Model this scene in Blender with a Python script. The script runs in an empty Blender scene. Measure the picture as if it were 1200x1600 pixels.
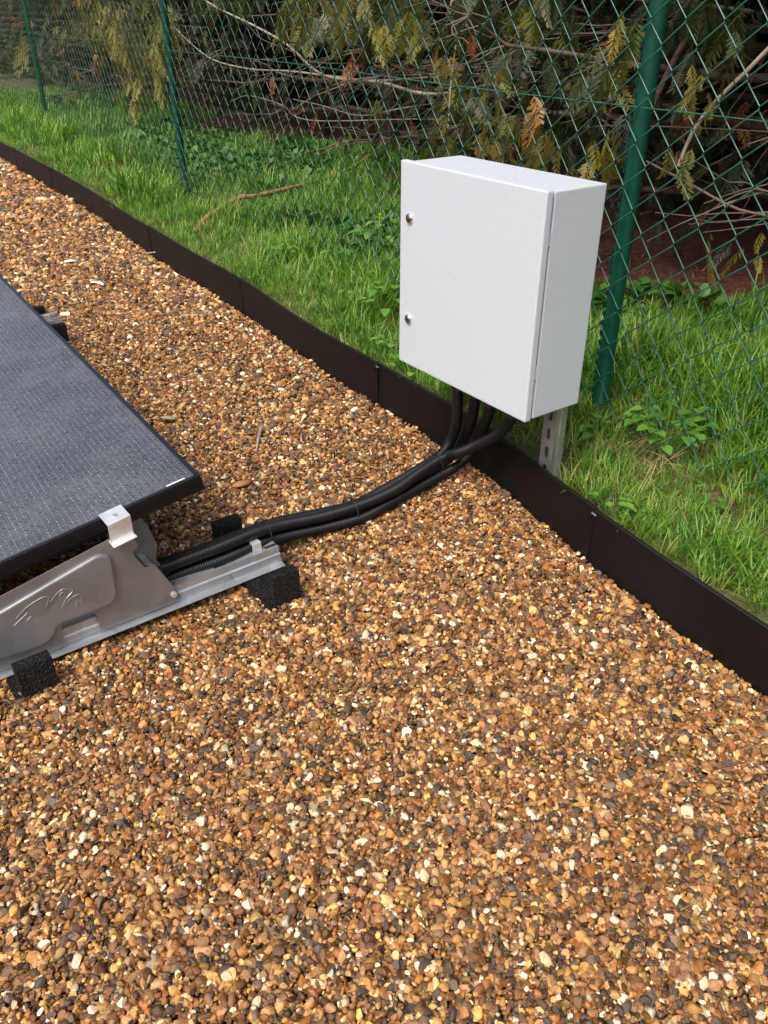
import bpy, bmesh, math, random
import numpy as np
from mathutils import Vector, Matrix
R = math.radians
rng = np.random.default_rng(7)
random.seed(7)
scene = bpy.context.scene
COL = scene.collection

# ------------------------------------------------------------------ camera, sky, sun, exposure
CAM_H = 1.12
FPX = 1280.0                      # focal length in pixels of the 1200x1600 photograph
PITCH = math.atan(788 / FPX)
cam_d = bpy.data.cameras.new('camera')
cam_d.sensor_fit = 'VERTICAL'; cam_d.sensor_height = 36.0; cam_d.lens = 36.0 * FPX / 1600
cam_d.clip_start = 0.02; cam_d.clip_end = 400
cam = bpy.data.objects.new('camera', cam_d); COL.objects.link(cam)
cam.location = (0, 0, CAM_H); cam.rotation_euler = (math.pi / 2 - PITCH, 0, 0)
scene.camera = cam

SUN_EL, SUN_AZ = R(56), math.atan2(-0.85, -0.52)      # direction towards the sun (behind and left of the camera)
world = bpy.data.worlds.new('World'); scene.world = world; world.use_nodes = True
wn = world.node_tree; wn.nodes.clear()
sky = wn.nodes.new('ShaderNodeTexSky'); sky.sky_type = 'NISHITA'; sky.sun_disc = False
sky.sun_elevation = SUN_EL; sky.sun_rotation = math.pi / 2 - SUN_AZ
sky.air_density = 1.0; sky.dust_density = 6.0; sky.ozone_density = 0.6
bg = wn.nodes.new('ShaderNodeBackground'); bg.inputs['Strength'].default_value = 0.15
wo = wn.nodes.new('ShaderNodeOutputWorld')
wn.links.new(sky.outputs[0], bg.inputs[0]); wn.links.new(bg.outputs[0], wo.inputs[0])
sun_d = bpy.data.lights.new('sun', 'SUN'); sun_d.energy = 1.5; sun_d.angle = R(14); sun_d.color = (1, .975, .94)
sun = bpy.data.objects.new('sun', sun_d); COL.objects.link(sun)
sdir = Vector((math.cos(SUN_EL) * math.cos(SUN_AZ), math.cos(SUN_EL) * math.sin(SUN_AZ), math.sin(SUN_EL)))
sun.rotation_euler = sdir.to_track_quat('Z', 'Y').to_euler(); sun.location = (-4, -5, 9)
vs = scene.view_settings
vs.view_transform = 'Standard'; vs.look = 'None'; vs.gamma = 1.0; vs.use_curve_mapping = False; vs.exposure = 0.5

# ------------------------------------------------------------------ pixel -> world helpers
CP, SP = math.cos(PITCH), math.sin(PITCH)
CAMP = np.array([0, 0, CAM_H])
def ray(u, v):
    x, y = (u - 600) / FPX, (800 - v) / FPX
    return np.array([x, CP + y * SP, -SP + y * CP])
def at(u, v, z=0.0):
    q = ray(u, v); return CAMP + q * ((z - CAM_H) / q[2])
def on_plane(u, v, p0, n):
    q = ray(u, v); return CAMP + q * (((p0 - CAMP) @ n) / (q @ n))
def project(P):
    P = np.asarray(P, float) - CAMP
    w = P[..., 1] * CP - P[..., 2] * SP
    w = np.where(np.abs(w) < 1e-4, 1e-4, w)
    return 600 + FPX * P[..., 0] / w, 800 - FPX * (P[..., 1] * SP + P[..., 2] * CP) / w, w

# ------------------------------------------------------------------ object helpers
def tag(o, label=None, cat=None, group=None, kind=None):
    if label: o['label'] = label
    if cat: o['category'] = cat
    if group: o['group'] = group
    if kind: o['kind'] = kind
    return o
def link(o, parent=None):
    COL.objects.link(o)
    if parent is not None:
        o.parent = parent
        if parent.get('_m') is None: pass
    return o
def empty(name, loc=(0, 0, 0), rotz=0.0):
    o = bpy.data.objects.new(name, None); o.empty_display_size = .05
    COL.objects.link(o); o.location = [float(c) for c in loc]; o.rotation_euler = (0, 0, rotz)
    return o
def world_of(o):
    m = Matrix.LocRotScale(o.location, o.rotation_euler, o.scale)
    return world_of(o.parent) @ m if o.parent else m
def np_mesh(name, V, F):
    """V (n,3); F: list of polygons or (m,k) array"""
    me = bpy.data.meshes.new(name)
    V = np.asarray(V, np.float32)
    if isinstance(F, np.ndarray):
        m, k = F.shape
        me.vertices.add(len(V)); me.vertices.foreach_set('co', V.ravel())
        me.loops.add(m * k); me.loops.foreach_set('vertex_index', F.astype(np.int32).ravel())
        me.polygons.add(m); me.polygons.foreach_set('loop_start', np.arange(0, m * k, k, dtype=np.int32))
        me.update(calc_edges=True)
    else:
        me.from_pydata([tuple(map(float, v)) for v in V], [], [tuple(map(int, f)) for f in F]); me.update()
    return me
def put(name, me, mat, parent=None, smooth=False, local=False):
    """link mesh; its vertices are given in world space and moved into the parent's space (unless local)"""
    o = bpy.data.objects.new(name, me)
    COL.objects.link(o)
    if mat is not None: me.materials.clear(); me.materials.append(mat)
    if parent is not None:
        if not local: me.transform(world_of(parent).inverted())
        o.parent = parent
    if smooth: me.polygons.foreach_set('use_smooth', np.ones(len(me.polygons), bool))
    return o
class MB:
    def __init__(s): s.V = []; s.F = []; s.n = 0
    def add(s, V, F):
        V = np.asarray(V, float); s.V.append(V)
        s.F += [tuple(int(i) + s.n for i in f) for f in F]; s.n += len(V); return s
    def box(s, o, ex, ey, ez):
        """corner o, three edge vectors"""
        o, ex, ey, ez = (np.asarray(q, float) for q in (o, ex, ey, ez))
        V = [o, o + ex, o + ex + ey, o + ey, o + ez, o + ex + ez, o + ex + ey + ez, o + ey + ez]
        F = [(0, 3, 2, 1), (4, 5, 6, 7), (0, 1, 5, 4), (1, 2, 6, 5), (2, 3, 7, 6), (3, 0, 4, 7)]
        if np.dot(np.cross(ex, ey), ez) < 0: F = [f[::-1] for f in F]
        return s.add(V, F)
    def tube(s, P, r, k=6, cap=True):
        V, F = tube_np(P, r, k)
        F = F.tolist()
        if cap:
            n = len(P); F += [tuple(range(k))[::-1], tuple((n - 1) * k + i for i in range(k))]
        return s.add(V, F)
    def mesh(s, name):
        return np_mesh(name, np.concatenate(s.V), s.F)
    def build(s, name, mat, parent=None, smooth=False, bevel=0.0, seg=2):
        me = s.mesh(name)
        if bevel:
            bm = bmesh.new(); bm.from_mesh(me)
            bmesh.ops.bevel(bm, geom=bm.edges[:], offset=bevel, segments=seg, affect='EDGES', profile=.6)
            bm.to_mesh(me); bm.free()
        return put(name, me, mat, parent, smooth)
def tube_np(P, r, k=6):
    P = np.asarray(P, float); n = len(P)
    T = np.gradient(P, axis=0); T /= np.linalg.norm(T, axis=1)[:, None] + 1e-12
    up = np.array([0, 0, 1.0]) if abs(T[:, 2]).max() < .9 else np.array([.31, .95, .05])
    A = np.cross(T, up); L = np.linalg.norm(A, axis=1)
    A[L < 1e-3] = (1, 0, 0); A /= np.linalg.norm(A, axis=1)[:, None]
    B = np.cross(A, T)
    th = np.arange(k) * 2 * math.pi / k
    r = np.broadcast_to(np.asarray(r, float), (n,))
    V = P[:, None] + r[:, None, None] * (A[:, None] * np.cos(th)[None, :, None] + B[:, None] * np.sin(th)[None, :, None])
    i = np.arange(n - 1)[:, None] * k; j = np.arange(k)[None]; j2 = (j + 1) % k
    F = np.stack([i + j, i + j2, i + k + j2, i + k + j], -1).reshape(-1, 4)
    return V.reshape(-1, 3), F[:, ::-1]
def spline(P, m):
    """Catmull-Rom through P resampled to m points evenly by length"""
    P = np.asarray(P, float); Q = np.vstack([2 * P[0] - P[1], P, 2 * P[-1] - P[-2]])
    out = []
    for i in range(1, len(Q) - 2):
        t = np.linspace(0, 1, 40, endpoint=False)[:, None]
        p0, p1, p2, p3 = Q[i - 1], Q[i], Q[i + 1], Q[i + 2]
        out.append(.5 * (2 * p1 + (p2 - p0) * t + (2 * p0 - 5 * p1 + 4 * p2 - p3) * t ** 2 + (3 * p1 - p0 - 3 * p2 + p3) * t ** 3))
    out = np.vstack(out + [P[-1:]])
    d = np.r_[0, np.cumsum(np.linalg.norm(np.diff(out, axis=0), axis=1))]
    s = np.linspace(0, d[-1], m)
    return np.stack([np.interp(s, d, out[:, c]) for c in range(out.shape[1])], 1)
def vnoise(x, y, sc, seed=0):
    """smooth value noise -1..1"""
    g = np.random.default_rng(seed).uniform(-1, 1, (64, 64))
    x = np.asarray(x) / sc + 1000; y = np.asarray(y) / sc + 1000
    xi, yi = np.floor(x).astype(int), np.floor(y).astype(int); fx, fy = x - xi, y - yi
    fx = fx * fx * (3 - 2 * fx); fy = fy * fy * (3 - 2 * fy)
    G = lambda a, b: g[a % 64, b % 64]
    return (G(xi, yi) * (1 - fx) + G(xi + 1, yi) * fx) * (1 - fy) + (G(xi, yi + 1) * (1 - fx) + G(xi + 1, yi + 1) * fx) * fy
def plate2d(outline, holes, thick, bevel=0.0, res=2):
    """flat plate with holes: mesh in local xy, thickness along z, from a filled 2D curve"""
    cu = bpy.data.curves.new('tmp', 'CURVE'); cu.dimensions = '2D'; cu.fill_mode = 'BOTH'
    cu.extrude = thick / 2; cu.bevel_depth = bevel; cu.bevel_resolution = res
    for lp in [outline] + holes:
        sp = cu.splines.new('POLY'); sp.points.add(len(lp) - 1); sp.use_cyclic_u = True
        for p, q in zip(sp.points, lp): p.co = (float(q[0]), float(q[1]), 0, 1)
    o = bpy.data.objects.new('tmp', cu); COL.objects.link(o)
    bpy.context.view_layer.update()
    me = bpy.data.meshes.new_from_object(o.evaluated_get(bpy.context.evaluated_depsgraph_get()))
    bpy.data.objects.remove(o); bpy.data.curves.remove(cu)
    return me
def frame_matrix(o, ex, ey, ez):
    m = Matrix.Identity(4)
    for c, q in enumerate((ex, ey, ez, o)):
        for r_ in range(3): m[r_][c] = float(q[r_])
    return m
def round_poly(P, rad, n=4):
    """round the corners of polygon P"""
    P = [np.asarray(p, float) for p in P]; out = []
    for i in range(len(P)):
        a, b, c = P[i - 1], P[i], P[(i + 1) % len(P)]
        u, w = a - b, c - b; lu, lw = np.linalg.norm(u), np.linalg.norm(w)
        d = min(rad, lu * .45, lw * .45); p, q = b + u / lu * d, b + w / lw * d
        for t in np.linspace(0, 1, n + 1): out.append((1 - t) ** 2 * p + 2 * t * (1 - t) * b + t * t * q)
    return out
def copy_tree(o, parent=None):
    c = o.copy(); COL.objects.link(c); c.parent = parent
    for ch in list(o.children): copy_tree(ch, c)
    return c

# ------------------------------------------------------------------ materials
def mat(name):
    m = bpy.data.materials.new(name); m.use_nodes = True
    nt = m.node_tree; b = nt.nodes['Principled BSDF']
    return m, nt, b
def N(nt, t, **kw):
    n = nt.nodes.new(t)
    for k, v in kw.items():
        if k in n.inputs: n.inputs[k].default_value = v
        else: setattr(n, k, v)
    return n
def ramp(nt, fac, stops, interp='LINEAR'):
    r = nt.nodes.new('ShaderNodeValToRGB'); r.color_ramp.interpolation = interp
    e = r.color_ramp.elements
    while len(e) < len(stops): e.new(.5)
    for el, (p, c) in zip(e, stops): el.position = p; el.color = (*c, 1) if len(c) == 3 else c
    if fac is not None: nt.links.new(fac, r.inputs[0])
    return r
def coords(nt, scale=(1, 1, 1), out='Object'):
    tc = nt.nodes.new('ShaderNodeTexCoord'); mp = nt.nodes.new('ShaderNodeMapping'); mp.inputs['Scale'].default_value = scale
    nt.links.new(tc.outputs[out], mp.inputs[0]); return mp.outputs[0]
def noise(nt, vec, scale, detail=4, rough=.55):
    n = N(nt, 'ShaderNodeTexNoise', Scale=scale, Detail=detail, Roughness=rough)
    if vec is not None: nt.links.new(vec, n.inputs['Vector'])
    return n.outputs['Fac']
def bump(nt, b, h, strength=.3, dist=.002):
    n = N(nt, 'ShaderNodeBump', Strength=strength, Distance=dist)
    nt.links.new(h, n.inputs['Height']); nt.links.new(n.outputs[0], b.inputs['Normal']); return n
def mixc(nt, fac, a, c, mode='MIX'):
    m = nt.nodes.new('ShaderNodeMix'); m.data_type = 'RGBA'; m.blend_type = mode
    for s, val in (('Factor', fac), ('A', a), ('B', c)):
        sk = [i for i in m.inputs if i.name == s and (i.type == 'VALUE' if s == 'Factor' else i.type == 'RGBA')][0]
        if hasattr(val, 'links') or isinstance(val, bpy.types.NodeSocket): nt.links.new(val, sk)
        else: sk.default_value = val if s == 'Factor' else (*val, 1)
    return [o for o in m.outputs if o.type == 'RGBA'][0]
def math_n(nt, op, a, c=None, clamp=False):
    m = nt.nodes.new('ShaderNodeMath'); m.operation = op; m.use_clamp = clamp
    for i, val in enumerate((a, c)):
        if val is None: continue
        if isinstance(val, bpy.types.NodeSocket): nt.links.new(val, m.inputs[i])
        else: m.inputs[i].default_value = val
    return m.outputs[0]
def simple(name, col, rough=.5, metal=0.0, var=.25, nscale=30, bstr=0.0, bscale=200, spec=.5, bdist=.001):
    m, nt, b = mat(name); v = coords(nt)
    nz = noise(nt, v, nscale)
    c = ramp(nt, nz, [(.3, tuple(x * (1 - var) for x in col)), (.7, tuple(min(1, x * (1 + var)) for x in col))])
    nt.links.new(c.outputs[0], b.inputs['Base Color'])
    b.inputs['Roughness'].default_value = rough; b.inputs['Metallic'].default_value = metal
    b.inputs['Specular IOR Level'].default_value = spec
    if bstr: bump(nt, b, noise(nt, v, bscale, 3), bstr, bdist)
    return m
M = {}
def srgb(r, g, b):
    f = lambda c: c / 12.92 if c <= .04045 else ((c + .055) / 1.055) ** 2.4
    return tuple(f(x / 255) for x in (r, g, b))

# pebbles: one stone, one colour, with a little mottling
STONE = [srgb(*c) for c in [(152, 108, 58), (178, 132, 74), (116, 84, 50), (204, 158, 92), (92, 72, 50), (162, 112, 52), (222, 186, 124), (78, 70, 60),
                            (134, 98, 60), (190, 142, 84), (106, 76, 44), (212, 168, 106), (160, 118, 74), (84, 66, 48), (180, 122, 58), (236, 214, 168),
                            (124, 92, 56), (172, 132, 84), (64, 58, 52), (196, 150, 78), (146, 98, 54), (104, 88, 70), (186, 144, 98), (212, 176, 98),
                            (132, 88, 42), (98, 86, 74), (240, 226, 192), (158, 106, 60), (152, 120, 82), (112, 78, 48)]]
def make_stone_mat():
    m, nt, b = mat('flint_pebble')
    oi = nt.nodes.new('ShaderNodeObjectInfo')
    r = ramp(nt, oi.outputs['Random'], [(i / len(STONE), c) for i, c in enumerate(STONE)], 'CONSTANT')
    v = coords(nt)
    n1 = noise(nt, v, 2.2, 4, .6)
    hs = N(nt, 'ShaderNodeHueSaturation'); nt.links.new(r.outputs[0], hs.inputs['Color'])
    wn_ = N(nt, 'ShaderNodeTexWhiteNoise', noise_dimensions='1D'); nt.links.new(math_n(nt, 'MULTIPLY', oi.outputs['Random'], 977.0), wn_.inputs['W'])
    nt.links.new(math_n(nt, 'ADD', math_n(nt, 'MULTIPLY', wn_.outputs['Value'], .9), .42), hs.inputs['Value'])
    hs.inputs['Hue'].default_value = .494; hs.inputs['Saturation'].default_value = 1.02
    c = mixc(nt, math_n(nt, 'MULTIPLY', ramp(nt, n1, [(.45, (0, 0, 0)), (.75, (1, 1, 1))]).outputs[0], .55), hs.outputs[0], srgb(92, 60, 34))
    nt.links.new(c, b.inputs['Base Color'])
    nt.links.new(math_n(nt, 'ADD', math_n(nt, 'MULTIPLY', wn_.outputs['Value'], .3), .3), b.inputs['Roughness'])
    bump(nt, b, noise(nt, v, 6, 3), .25, .08)
    return m
M['stone'] = make_stone_mat()
def make_bed_mat():
    m, nt, b = mat('gravel_bed'); v = coords(nt)
    vo = N(nt, 'ShaderNodeTexVoronoi', Scale=85.0); nt.links.new(v, vo.inputs['Vector'])
    sep = nt.nodes.new('ShaderNodeSeparateColor'); nt.links.new(vo.outputs['Color'], sep.inputs[0])
    r = ramp(nt, sep.outputs[0], [(i / 12, STONE[(i * 5) % 30]) for i in range(12)], 'CONSTANT')
    d = ramp(nt, vo.outputs['Distance'], [(.2, (.6, .6, .6)), (.6, (.1, .08, .06))])  # shade in the gaps between pebbles painted into the bed colour
    nt.links.new(mixc(nt, 1.0, r.outputs[0], d.outputs[0], 'MULTIPLY'), b.inputs['Base Color'])
    b.inputs['Roughness'].default_value = .55
    bn = bump(nt, b, vo.outputs['Distance'], .9, .006); bn.invert = True
    return m
M['bed'] = make_bed_mat()
M['soil'] = simple('soil', srgb(86, 66, 48), .9, 0, .45, 14, .8, 60, .2, .02)
def make_litter():
    m, nt, b = mat('needle_litter'); v = coords(nt)
    n1 = noise(nt, v, 26, 8, .8); n2 = noise(nt, v, 3, 3)
    c = ramp(nt, n1, [(.34, srgb(20, 9, 6)), (.5, srgb(92, 42, 28)), (.68, srgb(158, 88, 60))])
    c2 = mixc(nt, math_n(nt, 'MULTIPLY', n2, .5), c.outputs[0], srgb(36, 22, 17))
    nt.links.new(c2, b.inputs['Base Color']); b.inputs['Roughness'].default_value = .9
    bump(nt, b, n1, .9, .02); return m
M['litter'] = make_litter()
def make_lawn():
    m, nt, b = mat('turf'); v = coords(nt)
    n1 = noise(nt, v, 7, 5, .6); n2 = noise(nt, v, 90, 4, .7)
    c = ramp(nt, n1, [(.35, srgb(84, 70, 44)), (.5, srgb(70, 84, 34)), (.7, srgb(52, 76, 26))])
    nt.links.new(mixc(nt, .5, c.outputs[0], ramp(nt, n2, [(.3, srgb(30, 34, 16)), (.7, srgb(120, 124, 66))]).outputs[0], 'MIX'), b.inputs['Base Color'])
    b.inputs['Roughness'].default_value = .9; bump(nt, b, n2, .8, .015); return m
M['lawn'] = make_lawn()
def leafy(name, stops, rough=.5, transl=.35, tipattr=None, hv=.25):
    """foliage: colour by per-instance random, thin-leaf translucency"""
    m, nt, b = mat(name)
    if tipattr == 'obj':
        oi = nt.nodes.new('ShaderNodeObjectInfo'); f = oi.outputs['Random']
    else:
        a = N(nt, 'ShaderNodeAttribute', attribute_name='rnd'); f = a.outputs['Fac']
    r = ramp(nt, f, stops)
    v = coords(nt); nz = noise(nt, v, 18, 3)
    c = mixc(nt, 1.0, r.outputs[0], ramp(nt, nz, [(.3, (1 - hv,) * 3), (.7, (1, 1, 1))]).outputs[0], 'MULTIPLY')
    if tipattr == 'obj':
        h = N(nt, 'ShaderNodeAttribute', attribute_name='hh')
        c = mixc(nt, ramp(nt, h.outputs['Fac'], [(.0, (1, 1, 1)), (.4, (0, 0, 0))]).outputs[0], c, srgb(150, 148, 84))
    nt.links.new(c, b.inputs['Base Color']); b.inputs['Roughness'].default_value = rough
    tr = nt.nodes.new('ShaderNodeBsdfTranslucent'); nt.links.new(c, tr.inputs['Color'])
    mx = N(nt, 'ShaderNodeMixShader', Fac=transl); out = nt.nodes['Material Output']
    nt.links.new(b.outputs[0], mx.inputs[1]); nt.links.new(tr.outputs[0], mx.inputs[2]); nt.links.new(mx.outputs[0], out.inputs['Surface'])
    return m
M['grass'] = leafy('grass_blade', [(0, srgb(64, 114, 30)), (.3, srgb(90, 146, 42)), (.6, srgb(118, 170, 54)), (.85, srgb(150, 192, 76)), (1, srgb(184, 196, 104))], .42, .4, 'obj')
M['straw'] = leafy('dry_grass', [(0, srgb(150, 128, 82)), (.5, srgb(186, 166, 112)), (1, srgb(128, 100, 62))], .6, .25, 'obj')
M['groundleaf'] = leafy('ground_leaf', [(0, srgb(48, 96, 34)), (.5, srgb(74, 126, 46)), (1, srgb(104, 150, 60))], .45, .3, 'obj')
M['weedleaf'] = leafy('weed_leaf', [(0, srgb(88, 142, 52)), (.5, srgb(108, 162, 64)), (1, srgb(132, 178, 78))], .42, .35)
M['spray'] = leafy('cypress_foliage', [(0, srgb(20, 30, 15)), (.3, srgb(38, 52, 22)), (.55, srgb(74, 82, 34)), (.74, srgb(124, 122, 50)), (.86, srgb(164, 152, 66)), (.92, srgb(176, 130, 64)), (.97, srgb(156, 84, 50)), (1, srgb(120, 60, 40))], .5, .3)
M['bark'] = simple('bark', srgb(66, 52, 43), .85, 0, .4, 25, .7, 60, .3, .01)
M['twig'] = simple('grey_twig', srgb(98, 84, 74), .75, 0, .35, 12, .3, 120, .3)
M['palebark'] = simple('pale_branch', srgb(146, 134, 120), .7, 0, .3, 14, .3, 120, .3)
M['deadwood'] = simple('dead_wood', srgb(150, 118, 84), .8, 0, .35, 25, .4, 120, .3)
def make_edging():
    m, nt, b = mat('edging_brown_coat'); v = coords(nt)
    n1 = noise(nt, v, 3, 5, .6); n2 = noise(nt, v, 160, 2)
    nt.links.new(ramp(nt, n1, [(.35, srgb(13, 11, 10)), (.7, srgb(21, 17, 15))]).outputs[0], b.inputs['Base Color'])
    nt.links.new(ramp(nt, n1, [(.3, (.5,) * 3), (.7, (.66,) * 3)]).outputs[0], b.inputs['Roughness'])
    b.inputs['Specular IOR Level'].default_value = .24; bump(nt, b, n2, .12, .002); return m
M['edging'] = make_edging()
def make_white():
    m, nt, b = mat('white_powder_coat'); v = coords(nt)
    b.inputs['Base Color'].default_value = (*srgb(194, 202, 209), 1)
    b.inputs['Roughness'].default_value = .38
    # rain drops: sparse small beads
    h = None
    for sc, th, k in ((190, .28, .8), (330, .32, .5), (85, .16, 1.0)):
        vo = N(nt, 'ShaderNodeTexVoronoi', Scale=float(sc)); nt.links.new(v, vo.inputs['Vector'])
        sp = nt.nodes.new('ShaderNodeSeparateColor'); nt.links.new(vo.outputs['Color'], sp.inputs[0])
        keep = math_n(nt, 'GREATER_THAN', sp.outputs[0], .62)
        r = ramp(nt, vo.outputs['Distance'], [(0, (1, 1, 1)), (th * .7, (.75, .75, .75)), (th, (0, 0, 0))])
        t = math_n(nt, 'MULTIPLY', math_n(nt, 'MULTIPLY', r.outputs[0], keep), k)
        h = t if h is None else math_n(nt, 'MAXIMUM', h, t)
    nz = noise(nt, v, 420, 2)
    bump(nt, b, math_n(nt, 'ADD', h, math_n(nt, 'MULTIPLY', nz, .10)),   .45, .0025)
    nt.links.new(math_n(nt, 'SUBTRACT', .4, math_n(nt, 'MULTIPLY', h, .32)), b.inputs['Roughness'])
    return m
M['white'] = make_white()
def make_galv(name, col, r0, r1, spangle=28, metal=.7):
    m, nt, b = mat(name); v = coords(nt)
    vo = N(nt, 'ShaderNodeTexVoronoi', Scale=float(spangle)); nt.links.new(v, vo.inputs['Vector'])
    sp = nt.nodes.new('ShaderNodeSeparateColor'); nt.links.new(vo.outputs['Color'], sp.inputs[0])
    n1 = noise(nt, v, 9, 5, .6)
    f = math_n(nt, 'ADD', math_n(nt, 'MULTIPLY', sp.outputs[0], .25), math_n(nt, 'MULTIPLY', n1, .75))
    nt.links.new(ramp(nt, f, [(.3, tuple(c * .8 for c in col)), (.7, tuple(min(1, c * 1.12) for c in col))]).outputs[0], b.inputs['Base Color'])
    nt.links.new(ramp(nt, f, [(.3, (r0,) * 3), (.7, (r1,) * 3)]).outputs[0], b.inputs['Roughness'])
    b.inputs['Metallic'].default_value = metal
    bump(nt, b, noise(nt, v, 60, 3), .05, .003); return m
M['galv'] = make_galv('galvanised_steel', (.52, .55, .57), .26, .44)
M['bluegalv'] = make_galv('dark_zinc_steel', (.17, .2, .22), .35, .5, 28, .3)  # darker, bluer, less metallic zinc for the bracket's inner wall
M['plate'] = make_galv('coated_steel_plate', (.29, .3, .31), .28, .42, 14, .55)
M['alu'] = make_galv('bright_aluminium', (.82, .83, .84), .3, .42, 28, .6)
M['chrome'] = simple('chrome', (.75, .75, .76), .12, 1.0, .05)
M['blackhole'] = simple('black_insert', (.012, .012, .012), .85, 0, .1)
def make_rubber():
    m, nt, b = mat('granulated_rubber'); v = coords(nt)
    vo = N(nt, 'ShaderNodeTexVoronoi', Scale=240.0); nt.links.new(v, vo.inputs['Vector'])
    sp = nt.nodes.new('ShaderNodeSeparateColor'); nt.links.new(vo.outputs['Color'], sp.inputs[0])
    nt.links.new(ramp(nt, sp.outputs[0], [(0, (.003, .003, .003)), (.75, (.008, .008, .008)), (1, (.05, .05, .048))]).outputs[0], b.inputs['Base Color'])
    b.inputs['Roughness'].default_value = .75; b.inputs['Specular IOR Level'].default_value = .3
    bump(nt, b, vo.outputs['Distance'], 1.0, .012); return m
M['rubber'] = make_rubber()
M['conduit'] = simple('black_conduit', (.006, .006, .007), .42, 0, .2, 20, spec=.35)
M['tie'] = simple('black_cable_tie', (.02, .02, .022), .35, 0, .1)
M['frame'] = simple('black_anodised_frame', (.012, .012, .014), .35, .4, .15, 8)
M['greencoat'] = simple('green_coat', srgb(6, 66, 52), .28, 0, .12, 10)
M['greenwire'] = simple('green_wire', srgb(44, 90, 76), .24, 0, .15, 10)
M['sticker'] = simple('white_sticker', (.75, .75, .75), .5, 0, .05)
M['brownleaf'] = simple('dry_brown_leaf', srgb(150, 106, 66), .7, 0, .3, 30)
M['yellow'] = simple('yellow_petal', srgb(236, 206, 40), .5, 0, .1)
def make_glass():
    m, nt, b = mat('wet_solar_glass'); tc = nt.nodes.new('ShaderNodeTexCoord')
    sx = nt.nodes.new('ShaderNodeSeparateXYZ'); nt.links.new(tc.outputs['Object'], sx.inputs[0])
    X, Y = sx.outputs['X'], sx.outputs['Y']       # X along the short side, Y along the long side (metres)
    def line(c, pitch, w):
        f = math_n(nt, 'ABSOLUTE', math_n(nt, 'SUBTRACT', math_n(nt, 'FRACT', math_n(nt, 'DIVIDE', c, pitch)), .5))
        return math_n(nt, 'LESS_THAN', f, w / pitch / 2)
    bus = line(X, .0122, .0012)                   # fine silver busbars, broken into dashes
    dash = math_n(nt, 'GREATER_THAN', math_n(nt, 'FRACT', math_n(nt, 'DIVIDE', Y, .0125)), .45)
    bus = math_n(nt, 'MULTIPLY', math_n(nt, 'MULTIPLY', bus, dash), ramp(nt, noise(nt, tc.outputs['Object'], 60, 2), [(.35, (0, 0, 0)), (.6, (1, 1, 1))]).outputs[0])
    cell = math_n(nt, 'MAXIMUM', line(Y, .091, .002), line(X, .183, .002))
    v = tc.outputs['Object']
    n1 = noise(nt, v, 5, 6, .6)
    sky_film = ramp(nt, n1, [(.4, (0, 0, 0)), (.72, (1, 1, 1))]).outputs[0]
    c = mixc(nt, sky_film, (.056, .058, .068), (.108, .112, .126))  # rain film, with the sky's grey-blue reflection painted into its colour
    c = mixc(nt, math_n(nt, 'MULTIPLY', cell, .45), c, (.03, .03, .036))
    c = mixc(nt, math_n(nt, 'MULTIPLY', bus, .6), c, (.5, .5, .52))
    dr = None                                     # beads of rain: clear water over the dark cells
    for scl_, kp in ((125.0, .5), (230.0, .55)):
        vo = N(nt, 'ShaderNodeTexVoronoi', Scale=scl_); nt.links.new(v, vo.inputs['Vector'])
        sp = nt.nodes.new('ShaderNodeSeparateColor'); nt.links.new(vo.outputs['Color'], sp.inputs[0])
        keep = math_n(nt, 'GREATER_THAN', math_n(nt, 'ADD', sp.outputs[0], math_n(nt, 'MULTIPLY', math_n(nt, 'SUBTRACT', n1, .5), .8)), kp)
        d_ = math_n(nt, 'MULTIPLY', ramp(nt, vo.outputs['Distance'], [(0, (1, 1, 1)), (.25, (.8, .8, .8)), (.42, (0, 0, 0))]).outputs[0], keep)
        dr = d_ if dr is None else math_n(nt, 'MAXIMUM', dr, d_)
    c = mixc(nt, math_n(nt, 'MULTIPLY', dr, .72), c, (.016, .018, .024))
    nt.links.new(c, b.inputs['Base Color'])
    bump(nt, b, math_n(nt, 'ADD', dr, math_n(nt, 'MULTIPLY', noise(nt, v, 300, 2), .12)), .6, .0022)
    nt.links.new(ramp(nt, n1, [(.3, (.16,) * 3), (.75, (.4,) * 3)]).outputs[0], b.inputs['Roughness'])
    b.inputs['Specular IOR Level'].default_value = .7
    return m
M['glass'] = make_glass()

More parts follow.
